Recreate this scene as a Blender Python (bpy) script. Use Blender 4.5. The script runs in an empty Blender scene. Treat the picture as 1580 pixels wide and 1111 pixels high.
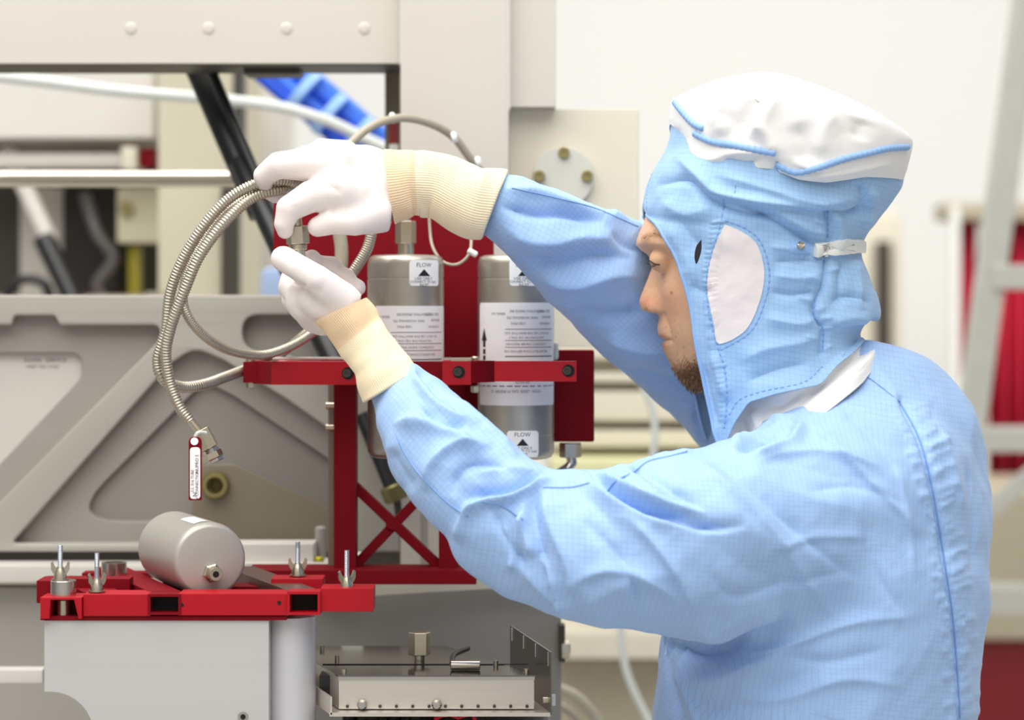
import bpy, bmesh, math, random
import numpy as np
from mathutils import Vector, Matrix
from mathutils.bvhtree import BVHTree

random.seed(7); rng = np.random.default_rng(7)
scene = bpy.context.scene
COL = scene.collection
# ---------------------------------------------------------------- camera, world, lights, exposure
F = 85.0 / 36.0 * 1580.0          # focal length in pixels
H = 1.55                          # eye height
cam_d = bpy.data.cameras.new('camera'); cam = bpy.data.objects.new('camera', cam_d); COL.objects.link(cam)
cam.location = (0, 0, H); cam.rotation_euler = (math.pi / 2, 0, 0)
cam_d.lens = 85; cam_d.sensor_width = 36; cam_d.shift_y = -85.5 / 1580.0
cam_d.dof.use_dof = True; cam_d.dof.focus_distance = 1.955; cam_d.dof.aperture_fstop = 4.5
cam_d.clip_start = 0.05
scene.camera = cam
scene.view_settings.view_transform = 'Standard'; scene.view_settings.look = 'None'
scene.view_settings.gamma = 1; scene.view_settings.exposure = 0.0
scene.view_settings.use_curve_mapping = False
scene.cycles.use_denoising = True
scene.cycles.max_bounces = 8

wd = bpy.data.worlds.new('world'); scene.world = wd; wd.use_nodes = True
nt = wd.node_tree; nt.nodes.clear()
out = nt.nodes.new('ShaderNodeOutputWorld'); bg = nt.nodes.new('ShaderNodeBackground')
tc = nt.nodes.new('ShaderNodeTexCoord'); sp = nt.nodes.new('ShaderNodeSeparateXYZ')
nt.links.new(tc.outputs['Generated'], sp.inputs[0])
def wm(op, a, b):
    n = nt.nodes.new('ShaderNodeMath'); n.operation = op
    for i, v in enumerate((a, b)):
        if isinstance(v, (int, float)): n.inputs[i].default_value = v
        elif v is not None: nt.links.new(v, n.inputs[i])
    return n.outputs[0]
ax = wm('ABSOLUTE', sp.outputs[0], None)
side = wm('POWER', ax, 2.5)
base = wm('MULTIPLY_ADD', side, -0.55); base.node.inputs[2].default_value = 0.80
up = wm('MULTIPLY_ADD', sp.outputs[2], 0.38); nt.links.new(base, up.node.inputs[2])
cl = wm('MAXIMUM', up, 0.12)
bg.inputs[0].default_value = (1.0, 0.985, 0.96, 1)
nt.links.new(wm('MULTIPLY', cl, 0.76), bg.inputs[1]); nt.links.new(bg.outputs[0], out.inputs[0])

def area(name, loc, target, size, sy, power, col=(1, 1, 1)):
    l = bpy.data.lights.new(name, 'AREA'); l.shape = 'RECTANGLE'; l.size = size; l.size_y = sy
    l.energy = power; l.color = col
    o = bpy.data.objects.new(name, l); COL.objects.link(o); o.location = loc
    o.rotation_euler = (Vector(target) - Vector(loc)).to_track_quat('-Z', 'Y').to_euler()
    return o
area('ceiling_lamp_near', (-0.3, 1.1, 3.3), (0.1, 2.0, 1.3), 3.0, 2.4, 74, (1, .985, .95))
area('ceiling_lamp_far', (0.8, 4.6, 3.6), (0.6, 5.8, 1.4), 4, 2, 90, (1, .985, .95))
area('ceiling_lamp_middle', (-0.8, 2.6, 3.5), (-0.3, 2.6, 0), 2.4, 1.6, 24, (1, .985, .95))

# ---------------------------------------------------------------- helpers
def W(px, py, d): return Vector(((px - 790.0) * d / F, d, H + (470.0 - py) * d / F))
def S(r, d): return r * d / F
def lin(c): return tuple((v / 255 / 12.92) if v / 255 <= .04045 else ((v / 255 + .055) / 1.055) ** 2.4 for v in c[:3]) + (1,)
MATS = {}
def mat(name, col, rough=.5, metal=0., noise=.04, nscale=30., bump=0., bscale=200., sheen=0., spec=.5, stretch=None, trans=0., coat=0., emit=None):
    if name in MATS: return MATS[name]
    m = bpy.data.materials.new(name); m.use_nodes = True; t = m.node_tree; b = t.nodes['Principled BSDF']
    c = lin(col)
    tc = t.nodes.new('ShaderNodeTexCoord'); mp = t.nodes.new('ShaderNodeMapping')
    t.links.new(tc.outputs['Object'], mp.inputs[0])
    if stretch: mp.inputs['Scale'].default_value = stretch
    n = t.nodes.new('ShaderNodeTexNoise'); n.inputs['Scale'].default_value = nscale; n.inputs['Detail'].default_value = 4
    t.links.new(mp.outputs[0], n.inputs['Vector'])
    mx = t.nodes.new('ShaderNodeMix'); mx.data_type = 'RGBA'
    mx.inputs[6].default_value = tuple(max(0, v * (1 - noise * 2)) for v in c[:3]) + (1,)
    mx.inputs[7].default_value = tuple(min(1, v * (1 + noise * 2)) for v in c[:3]) + (1,)
    t.links.new(n.outputs[0], mx.inputs[0]); t.links.new(mx.outputs[2], b.inputs['Base Color'])
    b.inputs['Roughness'].default_value = rough; b.inputs['Metallic'].default_value = metal
    b.inputs['Specular IOR Level'].default_value = spec
    b.inputs['Sheen Weight'].default_value = sheen; b.inputs['Coat Weight'].default_value = coat
    if trans: b.inputs['Subsurface Weight'].default_value = trans; b.inputs['Subsurface Radius'].default_value = (.004, .003, .0025); b.inputs['Subsurface Scale'].default_value = 1
    if emit: b.inputs['Emission Color'].default_value = c; b.inputs['Emission Strength'].default_value = emit
    if bump:
        n2 = t.nodes.new('ShaderNodeTexNoise'); n2.inputs['Scale'].default_value = bscale; n2.inputs['Detail'].default_value = 3
        t.links.new(mp.outputs[0], n2.inputs['Vector'])
        bp = t.nodes.new('ShaderNodeBump'); bp.inputs['Strength'].default_value = bump; bp.inputs['Distance'].default_value = .001
        t.links.new(n2.outputs[0], bp.inputs['Height']); t.links.new(bp.outputs[0], b.inputs['Normal'])
    MATS[name] = m; return m

def mesh_obj(name, v, f, m, parent=None, smooth=True, sharp=None):
    me = bpy.data.meshes.new(name)
    if isinstance(v, np.ndarray): v = v.astype(float)
    if isinstance(f, np.ndarray):
        me.vertices.add(len(v)); me.vertices.foreach_set('co', v.ravel())
        k = f.shape[1]; me.loops.add(f.size); me.loops.foreach_set('vertex_index', f.ravel().astype(np.int32))
        me.polygons.add(len(f)); me.polygons.foreach_set('loop_start', np.arange(0, f.size, k, dtype=np.int32))
        me.update(calc_edges=True); me.validate()
    else:
        me.from_pydata([tuple(p) for p in v], [], [tuple(q) for q in f]); me.validate()
    me.materials.append(m)
    me.polygons.foreach_set('use_smooth', [smooth] * len(me.polygons))
    if smooth and sharp: me.set_sharp_from_angle(angle=math.radians(sharp))
    me.update()
    o = bpy.data.objects.new(name, me); COL.objects.link(o)
    if smooth and sharp: wn = o.modifiers.new('flat_faces', 'WEIGHTED_NORMAL'); wn.keep_sharp = True; wn.weight = 80
    if parent: o.parent = parent; o.matrix_parent_inverse = parent.matrix_basis.inverted()
    return o
def tag(o, label=None, cat=None, group=None, kind=None):
    if label: o['label'] = label
    if cat: o['category'] = cat
    if group: o['group'] = group
    if kind: o['kind'] = kind
    return o
def thing(name, label, cat, loc, group=None):
    o = bpy.data.objects.new(name, None); COL.objects.link(o); o.location = loc; o.empty_display_size = .02
    return tag(o, label, cat, group)

class MB:
    """collects shapes into one mesh"""
    def __init__(s): s.v = []; s.f = []
    def add(s, v, f):
        n = len(s.v); s.v += [Vector(p) for p in v]; s.f += [[i + n for i in q] for q in f]; return s
    def hexa(s, c):      # 8 corners: bottom 4 then top 4
        return s.add(c, [(0, 3, 2, 1), (4, 5, 6, 7), (0, 1, 5, 4), (1, 2, 6, 5), (2, 3, 7, 6), (3, 0, 4, 7)])
    def box(s, a, b, bev=0.):
        (x0, y0, z0), (x1, y1, z1) = a, b
        x0, x1 = sorted((x0, x1)); y0, y1 = sorted((y0, y1)); z0, z1 = sorted((z0, z1))
        if not bev:
            return s.hexa([(x0, y0, z0), (x1, y0, z0), (x1, y1, z0), (x0, y1, z0), (x0, y0, z1), (x1, y0, z1), (x1, y1, z1), (x0, y1, z1)])
        bm = bmesh.new(); bmesh.ops.create_cube(bm, size=1)
        for v in bm.verts: v.co = Vector(((x0 + x1) / 2 + v.co.x * (x1 - x0), (y0 + y1) / 2 + v.co.y * (y1 - y0), (z0 + z1) / 2 + v.co.z * (z1 - z0)))
        bmesh.ops.bevel(bm, geom=bm.edges[:], offset=bev, segments=2, affect='EDGES', profile=.6)
        return s.bm(bm)
    def bm(s, bm):
        bm.verts.ensure_lookup_table(); bm.verts.index_update()
        s.add([v.co.copy() for v in bm.verts], [[v.index for v in f.verts] for f in bm.faces]); bm.free(); return s
    def pbox(s, x0, y0, x1, y1, d, dep, bev=0.):   # front rectangle given where it is seen, at distance d, dep deep
        a = W(x0, y1, d); b = W(x1, y0, d); return s.box((a.x, d, a.z), (b.x, d + dep, b.z), bev)
    def bar(s, a, b, w, h, bev=0., up=(0, 1, 0)):  # square bar from a to b
        a, b = Vector(a), Vector(b); t = (b - a); L = t.length; t.normalize(); u = Vector(up); u = (u - t * u.dot(t)).normalized(); r = t.cross(u)
        m = MB().box((0, -w / 2, -h / 2), (L, w / 2, h / 2), bev)
        return s.add([a + t * p.x + r * p.y + u * p.z for p in m.v], m.f)
    def lathe(s, prof, a, axis, seg=48):
        a = Vector(a); t = Vector(axis).normalized(); u = t.orthogonal().normalized(); r = t.cross(u)
        v = []; f = []; n = len(prof)
        for (rad, h) in prof:
            for k in range(seg):
                q = 2 * math.pi * k / seg + (math.pi / seg if seg == 6 else 0)
                v.append(a + t * h + (u * math.cos(q) + r * math.sin(q)) * max(rad, 1e-5))
        for i in range(n - 1):
            for k in range(seg):
                k2 = (k + 1) % seg; f.append((i * seg + k, i * seg + k2, (i + 1) * seg + k2, (i + 1) * seg + k))
        f.append(list(range(seg))[::-1]); f.append([(n - 1) * seg + k for k in range(seg)])
        return s.add(v, f)
    def cyl(s, a, b, r, seg=32, ch=0.):
        a, b = Vector(a), Vector(b); L = (b - a).length
        p = [(r - ch, 0), (r, ch), (r, L - ch), (r - ch, L)] if ch else [(r, 0), (r, L)]
        return s.lathe(p, a, b - a, seg)
    def tube(s, pts, r, seg=12, step=.006, ridge=0., period=.0022, rfun=None):
        P = smooth_path(pts, step if not ridge else period / 4)
        v, f = tube_vf(P, r, seg, ridge, period, rfun); return s.add(v, f)
    def build(s, name, m, parent=None, smooth=True, sharp=35): return mesh_obj(name, s.v, s.f, m, parent, smooth, sharp)

def smooth_path(pts, step):
    P = [Vector(p) for p in pts]
    if len(P) == 2: P = [P[0], P[0].lerp(P[1], .5), P[1]]
    Q = [P[0] * 2 - P[1]] + P + [P[-1] * 2 - P[-2]]
    dense = []
    for i in range(1, len(Q) - 2):
        for k in range(24):
            t = k / 24; a, b, c, d = Q[i - 1], Q[i], Q[i + 1], Q[i + 2]
            dense.append(.5 * ((2 * b) + (c - a) * t + (2 * a - 5 * b + 4 * c - d) * t * t + (3 * b - a - 3 * c + d) * t ** 3))
    dense.append(P[-1])
    D = np.array([tuple(p) for p in dense]); L = np.concatenate([[0], np.cumsum(np.linalg.norm(np.diff(D, axis=0), axis=1))])
    n = max(2, int(L[-1] / step) + 1); q = np.linspace(0, L[-1], n)
    return np.stack([np.interp(q, L, D[:, i]) for i in range(3)], 1)
def frames(P):
    T = np.gradient(P, axis=0); T /= np.linalg.norm(T, axis=1)[:, None] + 1e-12
    u = Vector(T[0]).orthogonal().normalized(); U = []
    for t in T:
        t = Vector(t); u = (u - t * u.dot(t)).normalized(); U.append(tuple(u))
    U = np.array(U); return T, U, np.cross(T, U)
def tube_vf(P, r, seg, ridge=0., period=.002, rfun=None):
    T, U, R = frames(P); L = np.concatenate([[0], np.cumsum(np.linalg.norm(np.diff(P, axis=0), axis=1))])
    n = len(P); rr = np.full(n, r, float)
    if rfun: rr = np.array([rfun(x / L[-1]) for x in L]) * r
    if ridge: rr = rr + ridge * np.sin(2 * np.pi * L / period)
    q = np.arange(seg) * 2 * np.pi / seg
    V = P[:, None] + (U[:, None] * np.cos(q)[None, :, None] + R[:, None] * np.sin(q)[None, :, None]) * rr[:, None, None]
    V = V.reshape(-1, 3); f = []
    for i in range(n - 1):
        for k in range(seg):
            k2 = (k + 1) % seg; f.append((i * seg + k, i * seg + k2, (i + 1) * seg + k2, (i + 1) * seg + k))
    f.append(list(range(seg))[::-1]); f.append([(n - 1) * seg + k for k in range(seg)])
    return [Vector(p) for p in V], f

def rounded(pts, r, n=6):
    """polygon corners rounded; r a number or one per corner"""
    out = []; N = len(pts)
    for i, p in enumerate(pts):
        rad = r[i] if isinstance(r, (list, tuple)) else r
        p = Vector(p[:2]); a = Vector(pts[i - 1][:2]); b = Vector(pts[(i + 1) % N][:2])
        if rad <= 0: out.append(tuple(p)); continue
        da = (a - p); db = (b - p); la, lb = da.length, db.length; da.normalize(); db.normalize()
        ang = max(.05, da.angle(db)); t = min(rad / math.tan(ang / 2), la * .49, lb * .49)
        s0 = p + da * t; s1 = p + db * t
        for k in range(n + 1):
            q = k / n; out.append(tuple(s0 * (1 - q) ** 2 + p * 2 * q * (1 - q) + s1 * q * q))
    return out
def plate(name, outlines, d, thick, m, parent=None, bev=.001):
    """sheet of metal standing across the view: outlines (first the rim, then holes) where seen, front face at d"""
    cu = bpy.data.curves.new(name, 'CURVE'); cu.dimensions = '2D'; cu.fill_mode = 'BOTH'; cu.extrude = thick / 2 - bev; cu.bevel_depth = bev; cu.bevel_resolution = 1; cu.offset = -bev
    for ol in outlines:
        sp = cu.splines.new('POLY'); sp.points.add(len(ol) - 1); sp.use_cyclic_u = True
        for i, p in enumerate(ol):
            w = W(p[0], p[1], d); sp.points[i].co = (w.x, w.z, 0, 1)
    o = bpy.data.objects.new('tmp', cu); COL.objects.link(o)
    dg = bpy.context.evaluated_depsgraph_get(); me = bpy.data.meshes.new_from_object(o.evaluated_get(dg))
    bpy.data.objects.remove(o); bpy.data.curves.remove(cu)
    co = np.empty(len(me.vertices) * 3); me.vertices.foreach_get('co', co); co = co.reshape(-1, 3)
    co = np.stack([co[:, 0], d + thick / 2 - co[:, 2], co[:, 1]], 1); me.vertices.foreach_set('co', co.ravel())
    me.materials.clear(); me.materials.append(m); me.name = name
    me.polygons.foreach_set('use_smooth', [True] * len(me.polygons)); me.set_sharp_from_angle(angle=math.radians(30)); me.update()
    bm = bmesh.new(); bm.from_mesh(me); bmesh.ops.remove_doubles(bm, verts=bm.verts, dist=1e-6); bmesh.ops.recalc_face_normals(bm, faces=bm.faces); bm.to_mesh(me); bm.free()
    ob = bpy.data.objects.new(name, me); COL.objects.link(ob); wn = ob.modifiers.new('flat_faces', 'WEIGHTED_NORMAL'); wn.keep_sharp = True; wn.weight = 80
    if parent: ob.parent = parent; ob.matrix_parent_inverse = parent.matrix_basis.inverted()
    return ob
def text_vf(body, size, space=1.0):
    cu = bpy.data.curves.new('t', 'FONT'); cu.body = body; cu.size = size; cu.align_x = 'CENTER'; cu.align_y = 'CENTER'; cu.resolution_u = 2; cu.space_character = space
    o = bpy.data.objects.new('t', cu); COL.objects.link(o)
    dg = bpy.context.evaluated_depsgraph_get(); me = bpy.data.meshes.new_from_object(o.evaluated_get(dg))
    v = [(p.co.x, p.co.y) for p in me.vertices]; f = [list(p.vertices) for p in me.polygons]
    bpy.data.objects.remove(o); bpy.data.curves.remove(cu); bpy.data.meshes.remove(me)
    return v, f

# ---------------------------------------------------------------- implicit surfaces
def P(px, py, r, d, ky=1.): w = W(px, py, d); return (w.x, w.y, w.z, S(r, d), ky)
class Field:
    def __init__(s, xs, ys, zs):
        s.xs, s.ys, s.zs = [np.asarray(a, dtype=np.float32) for a in (xs, ys, zs)]
        s.f = np.full((len(xs), len(ys), len(zs)), 9.0, dtype=np.float32)
    def region(s, lo, hi):
        r = []
        for a, l, h in zip((s.xs, s.ys, s.zs), lo, hi):
            i0 = max(0, int(np.searchsorted(a, l)) - 1); i1 = min(len(a), int(np.searchsorted(a, h)) + 1); r.append(slice(i0, max(i1, i0 + 1)))
        return tuple(r)
    def smin(s, R, g, k, sub=False):
        a = s.f[R]
        if sub: g = -g; h = np.maximum(k - np.abs(a - g), 0) / k; s.f[R] = np.maximum(a, g) + h * h * k * .25
        else: h = np.maximum(k - np.abs(a - g), 0) / k; s.f[R] = np.minimum(a, g) - h * h * k * .25
    def chain(s, pts, k=.02, sub=False, grow=0.):
        if len(pts) == 1: pts = [pts[0], pts[0]]
        m = max(a[3] * max(1, a[4]) for a in pts) + k + .015 + abs(grow)
        lo = [min(a[i] for a in pts) - m for i in range(3)]; hi = [max(a[i] for a in pts) + m for i in range(3)]
        R = s.region(lo, hi); G = None
        for a, b in zip(pts[:-1], pts[1:]):
            X = s.xs[R[0]][:, None, None]; Y = s.ys[R[1]][None, :, None]; Z = s.zs[R[2]][None, None, :]
            ab = np.array(b[:3]) - np.array(a[:3]); L2 = max(float(ab @ ab), 1e-12)
            t = np.clip(((X - a[0]) * ab[0] + (Y - a[1]) * ab[1] + (Z - a[2]) * ab[2]) / L2, 0, 1)
            ky = a[4] + (b[4] - a[4]) * t; r = a[3] + (b[3] - a[3]) * t + grow
            dx = X - a[0] - ab[0] * t; dy = (Y - a[1] - ab[1] * t) / ky; dz = Z - a[2] - ab[2] * t
            g = (np.sqrt(dx * dx + dy * dy + dz * dz) - r).astype(np.float32); G = g if G is None else np.minimum(G, g)
        s.smin(R, G, k, sub)
        return s
    def mesh(s):
        f = s.f; n = f.shape; A = f < 0
        cnt = np.zeros([q - 1 for q in n], np.int8); cs = [(i, j, k) for i in (0, 1) for j in (0, 1) for k in (0, 1)]
        for i, j, k in cs: cnt += A[i:n[0] - 1 + i, j:n[1] - 1 + j, k:n[2] - 1 + k]
        mask = (cnt > 0) & (cnt < 8); I, J, K = np.nonzero(mask); ids = np.full(mask.shape, -1, np.int64); ids[mask] = np.arange(len(I))
        pos = np.zeros((len(I), 3)); c = np.zeros(len(I)); ax = (s.xs, s.ys, s.zs)
        for a in cs:
            for x in range(3):
                if a[x]: continue
                b = list(a); b[x] = 1
                fa = f[I + a[0], J + a[1], K + a[2]]; fb = f[I + b[0], J + b[1], K + b[2]]
                m = (fa < 0) != (fb < 0); t = np.where(m, fa / np.where(fa == fb, 1, fa - fb), 0)
                for y in range(3):
                    g = (I, J, K)[y]; p0 = ax[y][g + a[y]]; p1 = ax[y][g + b[y]]
                    pos[:, y] += np.where(m, p0 + (p1 - p0) * t, 0)
                c += m
        pos /= c[:, None]; quads = []
        for x in range(3):
            y, z = (x + 1) % 3, (x + 2) % 3
            sl0 = [slice(None)] * 3; sl1 = [slice(None)] * 3; sl0[x] = slice(0, -1); sl1[x] = slice(1, None)
            E = A[tuple(sl0)] != A[tuple(sl1)]; g = np.stack(np.nonzero(E), 1)
            ok = (g[:, y] > 0) & (g[:, z] > 0) & (g[:, y] < n[y] - 1) & (g[:, z] < n[z] - 1); g = g[ok]
            def cell(dy, dz):
                q = g.copy(); q[:, y] += dy; q[:, z] += dz; return ids[q[:, 0], q[:, 1], q[:, 2]]
            Q = np.stack([cell(-1, -1), cell(0, -1), cell(0, 0), cell(-1, 0)], 1)
            flip = ~A[g[:, 0], g[:, 1], g[:, 2]]; Q[flip] = Q[flip][:, ::-1]; quads.append(Q)
        return pos, np.concatenate(quads)
def relax(v, f, it=3, lam=.5):
    e = np.concatenate([f[:, [0, 1]], f[:, [1, 2]], f[:, [2, 3]], f[:, [3, 0]]])
    for k in range(it):
        acc = np.zeros_like(v); c = np.zeros(len(v))
        for a, b in ((0, 1), (1, 0)):
            for x in range(3): acc[:, x] += np.bincount(e[:, a], v[e[:, b], x], len(v))
            c += np.bincount(e[:, a], minlength=len(v))
        v = v + lam * (acc / np.maximum(c, 1)[:, None] - v)
    return v
def normals(v, f):
    n = np.cross(v[f[:, 2]] - v[f[:, 0]], v[f[:, 3]] - v[f[:, 1]]); N = np.zeros_like(v)
    for k in range(4):
        for x in range(3): N[:, x] += np.bincount(f[:, k], n[:, x], len(v))
    return N / (np.linalg.norm(N, axis=1)[:, None] + 1e-12)
def subdiv(v, f):
    """one smooth quad subdivision"""
    E = np.sort(np.concatenate([f[:, [0, 1]], f[:, [1, 2]], f[:, [2, 3]], f[:, [3, 0]]]), axis=1); nf = len(f); nv = len(v)
    key = E[:, 0] * (nv + 1) + E[:, 1]; u, idx, inv, cnt = np.unique(key, return_index=True, return_inverse=True, return_counts=True)
    ue = E[idx]; fc = v[f].mean(1); em = (v[ue[:, 0]] + v[ue[:, 1]]) / 2
    fs = np.zeros((len(u), 3)); fid = np.tile(np.arange(nf), 4)
    for x in range(3): fs[:, x] = np.bincount(inv, fc[fid, x], len(u))
    inner = (cnt == 2)[:, None]; ep = np.where(inner, (em * 2 + fs) / 4, em)
    ei = inv.reshape(4, nf); n0 = nv + len(u)
    fi = n0 + np.arange(nf); q = [np.stack([f[:, k], nv + ei[k], fi, nv + ei[(k - 1) % 4]], 1) for k in range(4)]
    nv_ = np.concatenate([v, ep, fc]); nf_ = np.concatenate(q)
    val = np.bincount(f.ravel(), minlength=nv); Fm = np.zeros((nv, 3)); Em = np.zeros((nv, 3)); ec = np.bincount(ue.ravel(), minlength=nv)
    bnd = np.zeros(nv, bool); bnd[ue[cnt == 1].ravel()] = True
    for x in range(3):
        for k in range(4): Fm[:, x] += np.bincount(f[:, k], fc[:, x], nv)
        for k in range(2): Em[:, x] += np.bincount(ue[:, k], em[:, x], nv)
    vv = val[:, None].clip(1); new = (Fm / vv + 2 * Em / ec[:, None].clip(1) + (vv - 3) * v) / vv
    nv_[:nv] = np.where(bnd[:, None], v, new); return nv_, nf_
def project(v):
    d = v[:, 1]; return 790 + v[:, 0] * F / d, 470 - (v[:, 2] - H) * F / d
def strokes(v, N, items, lo=0., hi=9.):
    """press folds into cloth: (points, width, height, skew) ; points where seen, height in mm (+ ridge, - valley)"""
    u, w = project(v); face = np.clip(-N[:, 1] * 2.2 + .25, 0, 1) * ((v[:, 1] > lo) & (v[:, 1] < hi)); D = np.zeros(len(v))
    for it in items:
        pts, wd, h = it[:3]; sk = it[3] if len(it) > 3 else 0.; ends = it[4] if len(it) > 4 else 1
        p = smooth_path([(a, b, 0) for a, b in pts], 4.)[:, :2]; L = len(p)
        x0, x1 = p[:, 0].min() - 4 * wd, p[:, 0].max() + 4 * wd; y0, y1 = p[:, 1].min() - 4 * wd, p[:, 1].max() + 4 * wd
        I = np.nonzero((u > x0) & (u < x1) & (w > y0) & (w < y1) & (face > 0))[0]
        if not len(I): continue
        bd = np.full(len(I), 1e9); bs = np.zeros(len(I)); bt = np.zeros(len(I)); ui, wi = u[I], w[I]
        for k in range(L - 1):
            ax_, ay_ = p[k]; dx, dy = p[k + 1] - p[k]; l2 = dx * dx + dy * dy + 1e-9
            t = np.clip(((ui - ax_) * dx + (wi - ay_) * dy) / l2, 0, 1); qx, qy = ui - ax_ - dx * t, wi - ay_ - dy * t
            dd = qx * qx + qy * qy; m = dd < bd; bd[m] = dd[m]; bs[m] = np.sign(dx * qy - dy * qx)[m]; bt[m] = ((k + t) / (L - 1))[m]
        s = np.sqrt(bd) * bs / wd
        # skew: one flank steeper than the other
        sw = np.where(s * (1 if sk >= 0 else -1) > 0, s * (1 + abs(sk) * 1.5), s)
        g = np.exp(-np.abs(sw) ** 1.4) * (np.clip(np.minimum(bt, 1 - bt) * 5, 0, 1) if ends else 1)
        D[I] += h * .001 * g * face[I]
    return D
def waves(v, amp, scale, n=10, seed=1, aniso=(1, 1, 1)):
    r = np.random.default_rng(seed); o = np.zeros(len(v)); w = v * np.array(aniso)
    for k in range(n):
        q = r.normal(size=3); q /= np.linalg.norm(q); f = scale * r.uniform(.6, 1.8); ph = r.uniform(0, 6.3)
        q2 = r.normal(size=3) * scale * .35
        o += np.sin(w @ (q * f) * 6.283 + ph + 1.6 * np.sin(w @ q2 * 6.283 + ph * 2)) / f * scale
    return o * amp * .012 / math.sqrt(n)
def crumple(v, amp, scale, seed=1):
    """sharp-ridged creases of stiff cloth, amp in mm"""
    r = np.random.default_rng(seed); o = np.zeros(len(v))
    for oc in range(3):
        f = scale * 1.9 ** oc; n = np.zeros(len(v))
        for k in range(5):
            q = r.normal(size=3); q /= np.linalg.norm(q); q2 = r.normal(size=3); q2 /= np.linalg.norm(q2)
            n += np.sin(v @ (q * f) * 6.283 + r.uniform(0, 6.3) + 1.5 * np.sin(v @ (q2 * f * .6) * 6.283 + r.uniform(0, 6.3)))
        o += (1 - np.abs(n / 1.6)).clip(-1, 1) / 1.9 ** oc
    return o * amp * .001
def loft(rows, d, nphi=180, nsub=6, thick=0.):
    """cloth tube around the head; each row: xL, xR, half width, opening angle, height curve over x"""
    R = []
    for (xL, xR, b, ph, cur) in rows:
        cx_ = [c[0] for c in cur]; cy_ = [c[1] for c in cur]; q = np.linspace(-1, 1, nphi + 1) * math.radians(ph)
        c0 = math.cos(math.radians(ph)); a = (xR - xL) / (1 - c0); cx = xR - a
        x = cx + a * np.cos(q); y = b * np.sign(np.sin(q)) * np.abs(np.sin(q)) ** .85; h = np.interp(x, cx_, cy_)
        R.append(np.stack([(x - 790) * d / F, d + y, H + (470 - h) * d / F], 1))
    R = np.array(R); n = len(R); Q = np.concatenate([[2 * R[0] - R[1]], R, [2 * R[-1] - R[-2]]]); O = []
    for i in range(1, n):
        for k in range(nsub):
            t = k / nsub; a, b, c, e = Q[i - 1], Q[i], Q[i + 1], Q[i + 2]
            O.append(.5 * ((2 * b) + (c - a) * t + (2 * a - 5 * b + 4 * c - e) * t * t + (3 * b - a - 3 * c + e) * t ** 3))
    O.append(R[-1]); O = np.array(O); m, w = O.shape[:2]; i = np.arange(m * w).reshape(m, w)
    f = np.stack([i[:-1, :-1], i[:-1, 1:], i[1:, 1:], i[1:, :-1]], -1).reshape(-1, 4)
    return O.reshape(-1, 3), f
def bvh_of(objs):
    V = []; Fc = []
    for o in objs:
        n = len(V); V += [v.co.copy() for v in o.data.vertices]; Fc += [[i + n for i in p.vertices] for p in o.data.polygons]
    return BVHTree.FromPolygons(V, Fc)
CAMP = Vector((0, 0, H))
def cast(bv, px, py):
    q = bv.ray_cast(CAMP, (W(px, py, 2.0) - CAMP).normalized())
    return (q[0], q[1] if q[1].dot(W(px, py, 2.) - CAMP) < 0 else -q[1]) if q[0] else (None, None)
def cord(bv, pts, r, name, m, parent, off=.0, step=4., seg=6, pucker=0.):
    p = smooth_path([(a, b, 0) for a, b in pts], step); Q = []
    for a in p:
        q, n = cast(bv, a[0], a[1])
        if q and (not Q or (q - Q[-1]).length < .02): Q.append(q + n * off)
    if len(Q) < 3: return None
    A = np.array([tuple(q) for q in Q])
    for _ in range(2): A[1:-1] = (A[:-2] + A[1:-1] * 2 + A[2:]) / 4
    v, f = tube_vf(A, r, seg, pucker, .005) if not pucker else tube_vf(smooth_path(A, .001), r, seg, pucker, .005)
    return mesh_obj(name, v, f, m, parent)
def patch(bv, poly, off, thick, name, m, parent, step=3., bulge=0.):
    """piece of cloth or film sewn or stuck on a surface, its outline where seen"""
    P2 = np.array(poly, float); x0, y0 = P2.min(0); x1, y1 = P2.max(0)
    bm = bmesh.new(); ring = smooth_path([(a, b, 0) for a, b in list(poly) + [poly[0]]], step)[:-1, :2] if len(poly) > 4 else P2
    if len(poly) <= 4:
        rr = []
        for i in range(len(P2)):
            a, b = P2[i], P2[(i + 1) % len(P2)]; n = max(1, int(np.linalg.norm(b - a) / step))
            rr += [a + (b - a) * k / n for k in range(n)]
        ring = np.array(rr)
    c = ring.mean(0); nr = max(2, int(min(x1 - x0, y1 - y0) / 2 / step)); rows = []
    for k in range(nr + 1):
        s = 1 - k / nr; row = []
        for a in ring:
            q = c + (a - c) * max(s, .001); p, n = cast(bv, q[0], q[1])
            if not p: p, n = cast(bv, c[0] + (q[0] - c[0]) * .97, c[1] + (q[1] - c[1]) * .97)
            if not p: p, n = rows[-1][len(row)] if rows else (W(q[0], q[1], 2.0), Vector((0, -1, 0)))
            row.append((p, n))
        rows.append(row)
    v = [p + n * (off + thick) for r in rows for p, n in r]; N = len(ring); f = []
    for k in range(nr):
        for i in range(N): j = (i + 1) % N; f.append((k * N + i, k * N + j, (k + 1) * N + j, (k + 1) * N + i))
    n0 = len(v); v += [p - n * .0005 for p, n in rows[0]]
    for i in range(N): j = (i + 1) % N; f.append((n0 + i, n0 + j, j, i))
    return mesh_obj(name, v, f, m, parent, sharp=60)
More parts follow.
